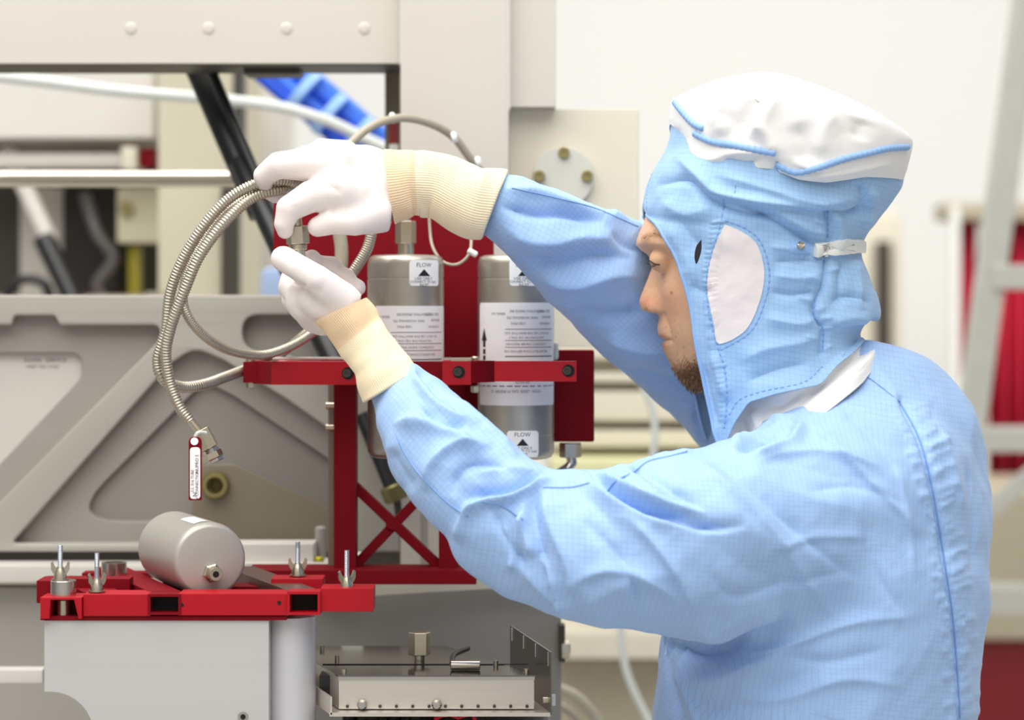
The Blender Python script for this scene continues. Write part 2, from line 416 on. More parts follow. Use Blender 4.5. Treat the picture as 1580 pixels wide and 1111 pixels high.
# ---------------------------------------------------------------- materials
M_wall = mat('wall_paint', (240, 240, 236), .8, noise=.01)
M_floor = mat('floor_vinyl', (196, 196, 192), .35)
M_grey = mat('painted_grey', (206, 200, 190), .5, noise=.02, nscale=6, bump=.05)
M_panel = mat('panel_grey', (216, 211, 204), .45, noise=.02, nscale=5)
M_cast4 = mat('cast_inner_shade', (143, 138, 130), .6, noise=.03, nscale=10, bump=.12, bscale=900)  # darkest casting grey, shade of the deep pockets put into the colour
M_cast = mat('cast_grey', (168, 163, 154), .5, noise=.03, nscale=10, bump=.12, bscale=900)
M_cast2 = mat('cast_pocket', (153, 148, 140), .6, noise=.03, nscale=10, bump=.12, bscale=900)  # pocket shade put into a darker casting grey; plain panels use it too
M_cast3 = mat('plate_pale', (205, 200, 192), .5, noise=.02)
M_brown = mat('plate_brown', (136, 126, 108), .4, .3, noise=.06, nscale=8)
M_dark = mat('dark_steel', (70, 66, 58), .5, .3)
M_black = mat('black_plastic', (18, 18, 19), .38, coat=.1)
M_shadow = mat('cavity_shade', (10, 9, 9), .8)  # near-black paints the shade inside holes and sockets; also the lid seam
M_red = mat('red_anodised', (176, 1, 24), .5, .0, noise=.05, nscale=18, bump=.1, bscale=500, spec=.35)
M_redd = mat('red_plate', (124, 0, 18), .65, .0, spec=.18, noise=.05, nscale=14, bump=.1, bscale=400)
M_can = mat('satin_steel', (186, 179, 167), .36, .8, noise=.03, nscale=20, stretch=(1, 1, 8))
M_cap = mat('satin_steel_pale', (186, 181, 173), .42, .4, noise=.02)
M_steel = mat('stainless', (200, 196, 188), .2, .95, noise=.03, nscale=30)
M_sheet = mat('stainless_sheet', (224, 215, 204), .36, .7, noise=.03, nscale=12, stretch=(1, 1, 20))
M_cham = mat('chrome', (205, 196, 180), .12, 1.)
M_nick = mat('nickel', (196, 186, 165), .25, .95, noise=.05)
M_hose = mat('hose_steel', (188, 180, 164), .32, .85, noise=.06, nscale=60)
M_cable = mat('cable_jacket', (176, 168, 150), .5, .1)
M_label = mat('label_white', (252, 252, 252), .45, noise=.01)
M_ink = mat('ink', (26, 26, 28), .6)
M_inkg = mat('ink_grey', (96, 96, 98), .6)
M_white = mat('white_plastic', (232, 232, 228), .4)
M_tube = mat('white_tube', (212, 216, 212), .35)
M_blue = mat('blue_hose', (18, 84, 214), .4)
M_brass = mat('yellow_zinc', (168, 156, 104), .3, .85)
M_beige = mat('beige_paint', (206, 199, 172), .55, noise=.02, nscale=5)
M_beige2 = mat('beige_plate', (222, 215, 196), .45, noise=.02, nscale=5)
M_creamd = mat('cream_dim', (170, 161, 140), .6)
M_alu = mat('aluminium_box', (205, 202, 200), .45, .25, noise=.02, nscale=3, stretch=(.1, .1, 12))
M_zinc = mat('zinc', (190, 198, 206), .3, .8)
M_ladder = mat('ladder_aluminium', (186, 186, 178), .5, .25)
M_redcloth = mat('red_curtain', (204, 38, 68), .6)  # lightened towards pink, overexposed haze put into the colour
M_reddark = mat('red_cabinet', (120, 8, 22), .5)
M_redstrap = mat('red_strap', (130, 36, 34), .6)

# ---------------------------------------------------------------- setting
o = MB().box((-6, -1.5, -.05), (6, 8.2, 0)).build('floor', M_floor, smooth=False); tag(o, kind='structure')
o = MB().box((-6, 8.0, 0), (6, 8.2, 4.2)).build('wall_back', M_wall, smooth=False); tag(o, kind='structure')

# ---------------------------------------------------------------- far background, right
def screw(mb, p, n, r, h, seg=16): return mb.lathe([(r * .9, 0), (r, h * .2), (r, h * .8), (r * .8, h), (r * .45, h), (r * .4, h * .5)], p, n, seg)
# ladder
D = 4.2
t = thing('stepladder', 'blurred aluminium stepladder at the right edge, behind the person', 'ladder', (W(1560, 900, D).x, D, 0))
a = W(1585, 0, D); b = W(1500, 640, D); dirv = (b - a).normalized(); bot = a + dirv * ((a.z) / -dirv.z)
MB().bar(a - dirv * .5, bot, .05, .034, .004).build('side_rail', M_ladder, t)
off = Vector((.44, 0, 0)); MB().bar(a - dirv * .5 + off, bot + off + Vector((.1, 0, 0)), .05, .034, .004).build('side_rail', M_ladder, t)
for py, h in ((428, 38), (678, 38), (925, 44), (1175, 44)):
    s = (W(0, py, D).z - a.z) / dirv.z; p = a + dirv * s
    MB().box((p.x, D - .03, p.z - S(h, D) / 2), (p.x + .5, D + .05, p.z + S(h, D) / 2), .005).build('rung', M_ladder, t)
MB().bar(W(1525, 790, D - .03), W(1610, 715, D - .03), .03, .014, .003).build('brace', M_ladder, t)
# red curtains under a rail
D = 5.6
t = thing('red_curtain', 'red curtain with a white fold hanging behind the ladder', 'curtain', (W(1540, 900, D).x, D, 0))
v = []; f = []; xa, xb = W(1478, 0, D).x, W(1760, 0, D).x; z0, z1 = W(0, 745, D).z, W(0, 335, D).z
n = 160
for j, z in enumerate((z0, (z0 + z1) / 2, z1)):
    for i in range(n + 1):
        x = xa + (xb - xa) * i / n; v.append((x, D + .03 * math.sin(i / n * 70), z))
for j in range(2):
    for i in range(n): k = j * (n + 1) + i; f.append((k, k + 1, k + n + 2, k + n + 1))
c = mesh_obj('cloth', v, f, M_redcloth, t); md = c.modifiers.new('s', 'SOLIDIFY'); md.thickness = .004
MB().pbox(1508, 345, 1524, 742, D - .05, .01).build('white_fold', M_white, t)
MB().pbox(1455, 312, 1800, 340, D - .08, .12, .01).build('rail', M_creamd, t)
tag(MB().box((W(1462, 0, 5.55).x, 5.5, 0), (W(1476, 0, 5.55).x, 5.54, W(0, 320, 5.55).z), .004).build('curtain_post', M_white), 'thin white post at the left end of the curtain rail', 'post')
t = thing('floor_cabinet', 'dark red cabinet with a grey top at the lower right, behind the ladder', 'cabinet', (W(1560, 900, 5.).x, 5., 0))
a = W(1440, 985, 5.); b = W(1800, 985, 5.)
MB().box((a.x, 5, .02), (b.x, 5.5, a.z), .01).build('body', M_reddark, t)
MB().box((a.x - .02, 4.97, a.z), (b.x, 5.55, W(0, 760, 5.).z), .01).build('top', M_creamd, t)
# far doorway frame, right of the hood
t = thing('equipment_rack', 'blurred beige rack with a dark slot, far behind the hood', 'rack', (W(1340, 900, 6.5).x, 6.5, 0))
a = W(1250, 325, 6.5); b = W(1392, 325, 6.5)
MB().box((a.x, 6.5, 0), (b.x, 7.0, a.z), .02).build('body', M_beige2, t)
MB().pbox(1352, 372, 1376, 700, 6.47, .05, .005).build('slot', M_dark, t)

# beige machine with louvres between the sleeves
D = 3.6
t = thing('louvred_machine', 'blurred beige machine with wide horizontal ledges behind the sleeves', 'machine', (W(1000, 900, D).x, D, 0))
a = W(850, 470, D); b = W(1180, 470, D)
MB().box((a.x, D + .05, 0), (b.x, D + .6, W(0, 380, D).z), .01).build('body', M_beige2, t)
for (y0, y1) in ((500, 555), (575, 590), (604, 650), (664, 690)):
    MB().pbox(850, y0, 1180, y1, D, .14, .006).build('ledge', M_beige2, t)
MB().pbox(850, 708, 1180, 735, D - .06, .2, .006).build('shelf_lip', mat('pale_yellow', (226, 224, 176), .5), t)
MB().pbox(850, 975, 1180, 1018, D - .1, .25, .006).build('rail', mat('rail_beige', (214, 207, 190), .5), t)
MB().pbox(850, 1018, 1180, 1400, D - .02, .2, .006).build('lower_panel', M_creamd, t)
# white tubes in front of it
def hose_thing(name, label, cat, pts, r, m, ridge=0., period=.0022, seg=12, group=None, rfun=None, step=.006):
    o = MB().tube(pts, r, seg, step, ridge, period, rfun).build(name, m, sharp=None); return tag(o, label, cat, group)
hose_thing('white_tube', 'white flexible tube hanging behind the sleeves, down past the hip', 'tube',
           [W(962, 540, 2.9), W(990, 590, 2.9), W(1008, 640, 2.9), W(1008, 700, 2.9), W(985, 800, 2.9), W(960, 900, 2.9), W(958, 970, 2.9), W(968, 1040, 2.9), W(1005, 1120, 2.9), W(1060, 1220, 2.9)], S(6, 2.9), M_tube)

# ---------------------------------------------------------------- far background, left (through the opening of the frame)
D = 3.5
t = thing('far_machine', 'blurred grey machine seen through the opening under the cross beam', 'machine', (W(100, 900, D).x, D, 0))
MB().pbox(-150, 60, 238, 214, D, .2, .006).build('upper_panel', M_panel, t)
MB().pbox(-150, 214, 246, 600, D + .24, .05).build('cavity', M_dark, t)
MB().pbox(-150, 236, 186, 258, D + .02, .06, .004).build('rail', M_cast3, t)
MB().pbox(186, 226, 211, 262, D, .08, .004).build('rail_block', M_beige2, t)
MB().pbox(213, 228, 238, 258, D + .02, .05, .004).build('red_block', M_redd, t)
MB().pbox(30, 290, 98, 460, D + .2, .03, .004).build('pale_panel', M_panel, t)
MB().pbox(180, 288, 246, 375, D + .08, .05, .004).build('side_panel', M_beige, t)
screw(MB(), W(196, 322, D + .08), (0, -1, 0), S(11, D), .012).build('screw', M_brass, t)
MB().pbox(98, 288, 180, 460, D + .18, .04).build('dark_cover', mat('brown_black', (44, 34, 30), .6), t)
for px, w in ((206, 9),): MB().pbox(px - w, 378, px + w, 460, D + .1, .03, .004).build('yellow_tab', mat('dull_yellow', (150, 140, 30), .6), t)
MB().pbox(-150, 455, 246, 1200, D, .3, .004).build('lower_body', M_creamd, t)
hose_thing('loose_hose', 'dark grey hose bent in the clutter of the far machine', 'hose', [W(130, 300, 3.6), W(150, 360, 3.58), W(175, 400, 3.58), W(150, 440, 3.58), W(165, 470, 3.58)], S(10, 3.5), mat('grey_rubber', (92, 88, 86), .5))
hose_thing('coiled_hose', 'dark rubber hose lying in an arc at the far lower left', 'hose', [W(8, 470, 3.4), W(20, 440, 3.4), W(45, 430, 3.4), W(70, 440, 3.4), W(80, 470, 3.4)], S(8, 3.4), M_black)
t = thing('gas_strut', 'blurred gas strut with a pale rod and black barrel at far left', 'strut', W(60, 370, 3.5))
MB().cyl(W(12, 232, 3.56), W(78, 375, 3.5), S(14, 3.5)).build('rod', M_cast3, t)
MB().cyl(W(68, 368, 3.5), W(122, 480, 3.46), S(17, 3.5)).build('barrel', M_black, t)
t = thing('beige_column', 'blurred beige cabinet column between the chrome rod and the black strut', 'column', (W(305, 900, 3.3).x, 3.3, 0))
a, b = W(243, 40, 3.3), W(368, 40, 3.3)
MB().box((a.x, 3.3, 0), (b.x, 3.6, a.z), .006).build('body', M_beige, t)
MB().pbox(341, 288, 368, 460, 3.28, .03).build('perforated_strip', M_dark, t)
MB().pbox(360, 60, 374, 300, 3.29, .05).build('edge_gap', M_dark, t)
MB().pbox(225, 450, 262, 462, 3.25, .03).build('foot_strip', M_creamd, t)
MB().pbox(341, 472, 480, 480, 3.18, .14, .003).build('shelf', M_beige, t)
t = tag(MB().pbox(374, 40, 436, 1200, 3.7, .2, .005).build('pale_cabinet', M_panel), 'blurred pale grey cabinet just right of the black strut', 'cabinet')
t = tag(MB().pbox(400, 412, 470, 472, 3.2, .08, .014).build('blue_bag', mat('pale_blue', (170, 190, 226), .7)), 'blurred pale blue bag low behind the raised hand', 'bag')
# blue hoses
t = thing('blue_hose_bundle', 'bundle of blue hoses tied with pale straps under the beam', 'hoses', W(480, 150, 3.))
for k, (ox, oy) in enumerate(((-22, 16), (-8, 4), (8, -6), (22, -16), (0, 22), (30, 2))):
    pts = [W(150 + ox, -260 + oy, 3.0), W(300 + ox, -30 + oy, 3.0), W(380 + ox, 60 + oy, 3.0), W(440 + ox, 115 + oy, 3.0), W(500 + ox, 165 + oy, 3.0), W(560 + ox, 215 + oy, 3.0), W(630 + ox, 262 + oy, 3.0)]
    MB().tube(pts, S(10.5, 3), 12).build('hose', mat('blue_hose_%s' % ('pale' if k % 2 else 'deep'), (60, 120, 232) if k % 2 else (14, 78, 206), .4), t)
for (px, py) in ((468, 142), (508, 176), (552, 212)):
    p = W(px, py, 2.99); q = Vector((1, 0, -.86)).normalized(); MB().cyl(p - q * .006, p + q * .006, S(37, 3), 24).build('strap', mat('pale_strap', (150, 190, 240), .5), t)
hose_thing('white_tube', 'long white tube crossing the opening behind the black strut', 'tube', [W(-60, 112, 2.9), W(60, 125, 2.9), W(180, 140, 2.9), W(300, 150, 2.9), W(420, 163, 2.9), W(500, 185, 2.9), W(560, 212, 2.9), W(640, 250, 2.9)], S(9, 2.9), M_tube)

# ---------------------------------------------------------------- machine frame
t = thing('cross_beam', 'wide grey cross beam with four rivets along the top left', 'beam', W(300, 98, 2.36))
MB().pbox(-200, -260, 616, 98, 2.36, .006, .001).build('face', M_grey, t)
MB().pbox(-200, 98, 616, 100, 2.366, .09).build('bottom_flange', M_dark, t)
for px in (202, 322, 442, 562):
    MB().lathe([(S(10, 2.36), 0), (S(9, 2.36), .0005), (S(7, 2.36), .0012), (S(3, 2.36), .0014)], W(px, 44, 2.36), (0, -1, 0), 20).build('rivet', M_grey, t)
MB().pbox(376, 104, 462, 114, 2.40, .05, .001).build('bracket', M_dark, t)
t = thing('pillar', 'broad grey upright pillar of the frame above the forearm', 'pillar', (W(700, 300, 2.33).x, 2.33, 0))
a, b = W(618, -260, 2.33), W(784, -260, 2.33)
MB().box((a.x, 2.33, 0), (b.x, 2.42, a.z), .0012).build('body', M_grey, t)
tag(MB().pbox(787, -260, 858, 165, 2.345, .05, .001).build('upper_panel_box', M_grey), 'narrow grey panel hanging beside the pillar above the beige plate', 'panel')
tag(MB().pbox(594, 98, 617, 560, 2.44, .03).build('inner_post', mat('olive_steel', (112, 106, 88), .5, .3)), 'narrow olive post just left of the broad pillar', 'post')
t = thing('end_plate', 'beige end plate with a round flange beside the hood', 'plate', W(880, 350, 2.37))
MB().pbox(785, 168, 986, 535, 2.37, .012, .0015).build('sheet', M_beige2, t)
fl = MB().cyl(W(869, 273, 2.37), W(869, 273, 2.362), S(47, 2.37), 48, .0008).build('round_flange', mat('flange_grey', (214, 213, 202), .45), t)
for (px, py) in ((870, 236), (832, 272), (906, 272), (869, 309)):
    MB().lathe([(S(9, 2.36), 0), (S(9, 2.36), .004), (S(7.5, 2.36), .0055), (S(4.5, 2.36), .0055), (S(4, 2.36), .003)], W(px, py, 2.362), (0, -1, 0), 18).build('screw', M_brass, fl)
# chrome rod + strut
tag(MB().cyl(W(-120, 276, 2.62), W(362, 276, 2.62), S(13, 2.62), 32).build('chrome_rod', M_cham), 'polished chrome rod running level across the left opening', 'rod')
t = thing('black_strut', 'thick black diagonal strut from the beam down behind the hoses', 'strut', W(510, 540, 2.3))
MB().cyl(W(296, 80, 2.50), W(405, 330, 2.45), S(22, 2.45), 28).build('tube', M_black, t)
MB().cyl(W(372, 250, 2.445), W(520, 565, 2.31), S(19, 2.4), 28).build('sleeve', M_black, t)
MB().cyl(W(322, 98, 2.46), W(412, 310, 2.42), S(8, 2.45), 16).build('side_rod', M_black, t)
t = thing('lower_strut', 'black strut end with a brassy clevis behind the lower red brace', 'strut', W(600, 740, 2.33))
MB().cyl(W(560, 640, 2.33), W(606, 752, 2.31), S(13, 2.33), 20).build('barrel', M_black, t)
MB().cyl(W(604, 748, 2.31), W(614, 772, 2.31), S(20, 2.31), 18, .002).build('clevis', mat('dirty_brass', (120, 112, 70), .4, .6), t)
MB().cyl(W(612, 765, 2.31), W(616, 800, 2.31), S(6, 2.31), 12).build('rod_end', M_dark, t)

# ---------------------------------------------------------------- big milled casting
t = thing('casting', 'large grey milled casting with triangular pockets across the left', 'casting', W(250, 850, 2.33))
rim = [(-220, 455), (618, 455), (618, 852), (-220, 852)]
pocketA = rounded([(-120, 503), (16, 501), (22, 487), (84, 487), (92, 501), (244, 502), (244, 522), (-120, 905)], [3, 5, 5, 5, 5, 14, 14, 3])
pocketA = [p for p in pocketA]
holeA = rounded([(-130, 502), (17, 502), (22, 487), (84, 487), (92, 502), (246, 502), (246, 524), (-65, 840), (-130, 840)], [2, 5, 6, 6, 5, 14, 20, 4, 4])
holeB = rounded([(18, 838), (262, 562), (300, 536), (345, 556), (440, 615), (516, 668), (516, 838)], [4, 20, 44, 26, 4, 4, 4])
holeC = rounded([(374, 486), (600, 486), (600, 620), (530, 590), (440, 546), (374, 540)], [26, 4, 4, 20, 22, 30])
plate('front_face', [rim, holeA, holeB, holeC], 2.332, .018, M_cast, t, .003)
holeA2 = rounded([(-130, 545), (126, 545), (126, 582), (-130, 852)], [2, 24, 24, 4])
holeB2 = rounded([(102, 804), (316, 588), (362, 612), (512, 712), (512, 804)], [36, 26, 14, 4, 4])
holeC2 = rounded([(386, 500), (600, 500), (600, 604), (520, 575), (440, 532), (386, 528)], [22, 4, 4, 20, 20, 20])
holeB3 = rounded([(300, 722), (340, 722), (515, 805), (515, 840), (300, 850)], [3, 10, 3, 3, 3])
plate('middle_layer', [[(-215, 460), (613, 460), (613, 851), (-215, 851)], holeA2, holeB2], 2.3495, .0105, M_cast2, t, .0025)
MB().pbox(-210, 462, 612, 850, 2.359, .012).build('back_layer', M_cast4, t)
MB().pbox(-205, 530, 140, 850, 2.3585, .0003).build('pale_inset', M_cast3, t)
# small printed decal in the left pocket
tv = MB()
for k, (s_, px, py, sz) in enumerate((('ALIGN.  SERVICE', 70, 556, 9), ('PART NO. 4 022', 66, 566, 7))):
    v, f = text_vf(s_, S(sz, 2.36)); w = W(px, py, 2.3582)
    tv.add([(w.x + x, w.y, w.z + y) for x, y in v], f)
tv.build('decal_text', M_inkg, t, smooth=False)
t2 = thing('lower_rail', 'grey sill with a pale ledge running below the casting', 'sill', W(200, 880, 2.33))
MB().pbox(-220, 852, 520, 872, 2.345, .03).build('gap_shade_bar', M_dark, t2)  # dark bar puts the shade under the casting into colour
MB().pbox(-220, 872, 520, 900, 2.30, .07, .003).build('ledge', M_cast3, t2)
MB().pbox(-220, 906, 520, 1400, 2.33, .03, .003).build('lower_face', M_cast, t2)
t3 = thing('rear_panel', 'plain grey panel with an upright pipe behind the red cross brace', 'panel', W(670, 880, 2.37))
MB().pbox(560, 560, 748, 1000, 2.375, .02, .002).build('sheet', M_cast2, t3); MB().cyl(W(655, 930, 2.34), W(655, 772, 2.34), S(17, 2.34), 28, .002).build('pipe', M_cast, t3); MB().pbox(560, 752, 640, 766, 2.36, .02, .001).build('ledge', M_cast, t3); MB().pbox(560, 800, 700, 812, 2.36, .02, .001).build('ledge', M_cast, t3)
tag(MB().pbox(-220, 1033, 66, 1055, 2.22, .02, .002).build('white_bar', M_panel), 'pale horizontal bar entering at the lower left edge', 'bar')
t = thing('cover_plate', 'thin brownish cover plate over the casting beside the hanging tag', 'plate', W(400, 800, 2.325))
plate('sheet', [rounded([(297, 720), (360, 716), (520, 790), (520, 852), (297, 852)], [3, 12, 3, 3, 3])], 2.322, .004, M_brown, t, .0008)
sc = MB().lathe([(S(22, 2.3), 0), (S(22, 2.3), .006), (S(19, 2.3), .009), (S(13, 2.3), .009), (S(11, 2.3), .003), (S(3, 2.3), .002)], W(333, 748, 2.320), (0, -1, 0), 32).build('socket_screw', M_brass, t)
MB().lathe([(S(12, 2.3), 0), (S(11, 2.3), .0045), (S(9, 2.3), .0046), (S(7, 2.3), .001)], W(333, 748, 2.3185), (0, -1, 0), 6).build('hex_socket', mat('socket_shade_brass', (84, 76, 40), .35, .7), sc, smooth=False)  # darker plug puts the shade of the hex socket into colour
# terminal block
t = thing('terminal_block', 'small off-white block with a foot flange behind the lying canister', 'block', W(420, 878, 2.24))
MB().pbox(345, 839, 484, 871, 2.24, .04, .002).build('body', M_panel, t)
MB().pbox(345, 869, 508, 879, 2.23, .05, .001).build('foot', M_cast3, t)
for px in (362, 412, 450): MB().cyl(W(px, 840, 2.26), W(px, 836, 2.26), S(6, 2.26), 14).build('screw', M_nick, t)
MB().cyl(W(492, 866, 2.245), W(492, 859, 2.245), S(8, 2.245), 16, .001).build('yellow_screw', mat('yellow_lacquer', (190, 180, 40), .3, .4), t)
tag(MB().cyl(W(495, 869, 2.28), W(495, 812, 2.28), S(9, 2.28), 20, .002).build('small_post', M_cast2), 'short grey post standing behind the terminal block', 'post')

# ---------------------------------------------------------------- canisters
def canister(label, cx, y0, y1, d, rpx=59, with_top=True, group='gas purifier canisters'):
    r = S(rpx, d); p0 = W(cx, y1, d); p1 = W(cx, y0, d); L = p1.z - p0.z
    t = thing('gas_canister', label, 'canister', p0, group)
    rim = [(r * .5, 0), (r * .82, .0005), (r * .93, .002), (r * .985, .005), (r, .009), (r, .0195), (r * .985, .0205), (r * .985, .0215), (r, .0225),
           (r, L - .0225), (r * .985, L - .0215), (r * .985, L - .0205), (r, L - .0195), (r, L - .009), (r * .985, L - .005), (r * .93, L - .002), (r * .82, L - .0005), (r * .5, L)]
    MB().lathe(rim, p0, (0, 0, 1), 96).build('body', M_can, t, sharp=60)
    return t, p0, p1, r
def wrap(cx, d, r, px, py, off=.0):   # point on the canister wall seen at px,py
    x = W(px, py, d).x - W(cx, py, d).x; x = max(-r * .999, min(r * .999, x)); a = math.asin(x / r)
    return a
def can_label(t, cx, d, r, x0, y0, x1, y1, corner=5, name='label'):
    a0, a1 = wrap(cx, d, r, x0, y0), wrap(cx, d, r, x1, y0); z0, z1 = W(0, y1, d - r).z, W(0, y0, d - r).z
    c = W(cx, 0, d); ol = rounded([(a0 * r, z0), (a1 * r, z0), (a1 * r, z1), (a0 * r, z1)], S(corner, d), 5)
    bm = bmesh.new(); vs = []
    n = 40; v = []; f = []
    zc = (z0 + z1) / 2; hz = (z1 - z0) / 2; ha = (a1 - a0) * r / 2; k_ = S(corner, d)
    for i in range(n + 1):
        s = -ha + 2 * ha * i / n; e = ha - abs(s); inset = k_ - math.sqrt(max(0, k_ * k_ - (k_ - e) ** 2)) if e < k_ else 0
        a = (a0 + a1) / 2 + s / r
        for zz in (-hz + inset, hz - inset):
            for rr in (r + .0003,): v.append((c.x + rr * math.sin(a), d - rr * math.cos(a), zc + zz))
    for i in range(n): f.append((2 * i, 2 * i + 2, 2 * i + 3, 2 * i + 1))
    m = len(v); v2 = [(c.x + (x - c.x) * (r - .0001) / (r + .0003), d + (y - d) * (r - .0001) / (r + .0003), z) for x, y, z in v]
    ring = list(range(0, m, 2)) + list(range(m - 1, 0, -2)); f2 = [tuple(i + m for i in q) for q in [(2 * i, 2 * i + 1, 2 * i + 3, 2 * i + 2) for i in range(n)]]
    f3 = [(ring[i], ring[i - 1], ring[i - 1] + m, ring[i] + m) for i in range(len(ring))]
    return mesh_obj(name, v + v2, f + f2 + f3, M_label, t, sharp=40)
def can_print(lab, cx, d, r, items, m=None, name='printing'):
    """items: ('t', text, px, py, size_px, flip) or ('l', x0, x1, y, h) or ('p', polygon)"""
    c = W(cx, 0, d); v = []; f = []
    def put(pts, fs):
        n = len(v)
        for (x, z) in pts:
            a = max(-1.45, min(1.45, x / r)); q = r + .00045; v.append((c.x + q * math.sin(a), d - q * math.cos(a), z))
        for q in fs: f.append([i + n for i in q])
    for it in items:
        if it[0] == 't':
            _, s_, px, py, sz, flip = it; tv, tf = text_vf(s_, S(sz, d)); g = -1 if flip else 1
            a = wrap(cx, d, r, px, py) * r; z = W(0, py, d - r).z; put([(a + x * g, z + y * g) for x, y in tv], tf)
        elif it[0] == 'l':
            _, x0, x1, y, h = it; a0, a1 = wrap(cx, d, r, x0, y) * r, wrap(cx, d, r, x1, y) * r; z = W(0, y, d - r).z; hh = S(h, d) / 2
            k = 12; pts = [(a0 + (a1 - a0) * i / k, z + s) for i in range(k + 1) for s in (-hh, hh)]
            put(pts, [(2 * i, 2 * i + 2, 2 * i + 3, 2 * i + 1) for i in range(k)])
        else:
            q = list(it[1]) + [it[1][-1]] * (4 - len(it[1])); k = 8; pts = []
            for i in range(k + 1):
                for j in range(k + 1):
                    a, b = i / k, j / k; x = (q[0][0] * (1 - a) + q[1][0] * a) * (1 - b) + (q[3][0] * (1 - a) + q[2][0] * a) * b; y = (q[0][1] * (1 - a) + q[1][1] * a) * (1 - b) + (q[3][1] * (1 - a) + q[2][1] * a) * b
                    pts.append((wrap(cx, d, r, x, y) * r, W(0, y, d - r).z))
            put(pts, [(i * (k + 1) + j, (i + 1) * (k + 1) + j, (i + 1) * (k + 1) + j + 1, i * (k + 1) + j + 1) for i in range(k) for j in range(k)])
    return mesh_obj(name, v, f, m or M_ink, lab, smooth=False)
def flow_items(cx, cy, s=1., up=True):
    g = 1 if up else 1
    return [('t', 'FLOW', cx, cy - 13 * s, 9 * s, False), ('p', [(cx - 9 * s, cy + 4 * s), (cx + 9 * s, cy + 4 * s), (cx, cy - 7 * s)]),
            ('t', 'USE ONLY', cx, cy + 8 * s, 6.5 * s, False), ('t', 'CONNECT TO GAS', cx, cy + 13 * s, 5.2 * s, False), ('t', 'INLET', cx, cy + 18 * s, 6 * s, False)]
def big_items(x0, x1, y0):
    w = x1 - x0; L = []
    for i, (s_, fx, dy, sz) in enumerate((('GAS INLET', .86, 13, 6), ('OPERATING PRESSURE', .60, 13, 5.5), ('SERIAL NO.', .12, 17, 5), ('MAX WORKING PSI', .52, 23, 5.5), ('REPLACE', .9, 22, 5), ('1000 PSIG', .45, 32, 5.5), ('5 MICRON', .88, 32, 5),
                                          ('DO NOT USE FOR REACTIVE GAS', .62, 47, 5), ('CAUTION FOR USE ONLY', .6, 54, 5), ('CONTENTS UNDER PRESSURE', .6, 64, 5), ('SEE INSTRUCTIONS BEFORE USE', .6, 75, 5), ('DATE', .8, 96, 5), ('GP-100', .58, 92, 5.5), ('SP-12 JAN 1999', .72, 102, 5.5))):
        L.append(('t', s_, x0 + fx * w, y0 + dy, sz, True))
    for dy, h in ((41, 1), (58.5, 1), (69, 1), (83, 1.6)): L.append(('l', x0 + .24 * w, x1 - 2, y0 + dy, h))
    return L
DC = 2.13
t1, p0, p1, r = canister('left upright grey canister with a flow label, between the hands and right post', 626, 393, 706, DC)
lab = can_label(t1, 626, DC, r, 634, 401, 677, 441); can_print(lab, 626, DC, r, flow_items(656, 422))
lab = can_label(t1, 626, DC, r, 581, 472, 684.3, 640, 4); can_print(lab, 626, DC, r, big_items(581, 683, 472), M_inkg)
t2, q0, q1, r = canister('right upright grey canister with two flow labels, under the upper sleeve', 796, 393, 708, DC)
lab = can_label(t2, 796, DC, r, 786, 400, 829, 441); can_print(lab, 796, DC, r, flow_items(808, 422))
lab = can_label(t2, 796, DC, r, 741, 467, 853.5, 626, 4)
its = big_items(757, 852, 467) + [('l', 741.5, 852, 596, 1.6), ('t', 'NON - LENS GAS PURIFIER 12', 796, 604, 6.2, True), ('t', 'SEE NOTE', 806, 590, 5, True)]
can_print(lab, 796, DC, r, its, M_inkg)
can_print(lab, 796, DC, r, [('p', [(744.5, 526), (752, 526), (748, 506)]), ('p', [(746.5, 526), (750, 526), (750, 536), (746.5, 536)]), ('p', [(746.5, 539), (750, 539), (750, 547), (746.5, 547)]), ('p', [(746.5, 549), (750, 549), (750, 556), (746.5, 556)])], M_ink, 'arrow')
lab = can_label(t2, 796, DC, r, 782, 665, 830, 706); can_print(lab, 796, DC, r, flow_items(806, 684))
def hexnut(mb, a, b, rad, rot=0., ch=.12):
    a, b = Vector(a), Vector(b); t = (b - a).normalized(); L = (b - a).length; u = t.orthogonal().normalized(); w = t.cross(u); c = rad * ch
    u, w = u * math.cos(rot) + w * math.sin(rot), w * math.cos(rot) - u * math.sin(rot)
    v = []; f = []
    for h, r_ in ((0, rad * .9), (c * .6, rad), (L - c * .6, rad), (L, rad * .9)):
        for k in range(6): q = k * math.pi / 3; v.append(a + t * h + (u * math.cos(q) + w * math.sin(q)) * r_)
    for i in range(3):
        for k in range(6): f.append((i * 6 + k, i * 6 + (k + 1) % 6, i * 6 + 6 + (k + 1) % 6, i * 6 + 6 + k))
    f += [[5, 4, 3, 2, 1, 0], [18, 19, 20, 21, 22, 23]]; return mb.add(v, f)
def fit_up(parent, cx, d, ys):
    f = MB().cyl(W(cx, ys[0], d), W(cx, ys[1], d), S(13, d), 24).build('neck', M_nick, parent)
    hexnut(MB(), W(cx, ys[1], d), W(cx, ys[2], d), S(16, d), .35).build('fitting', M_nick, parent, smooth=False)
    MB().cyl(W(cx, ys[2], d), W(cx, ys[2] - 8, d), S(8, d), 20).build('tube_stub', M_nick, parent)
fit_up(t1, 626, DC, (394, 376, 341)); fit_up(t2, 796, DC, (394, 376, 341))
t = thing('lying_canister', 'pale canister lying on the lower red tray, nozzle towards the viewer', 'canister', W(325, 912, 1.98))
DL = 1.97; ca = W(325, 865, DL); back = (Vector((-.42, 1, .0))).normalized(); rr = S(58.5, DL); L = .125
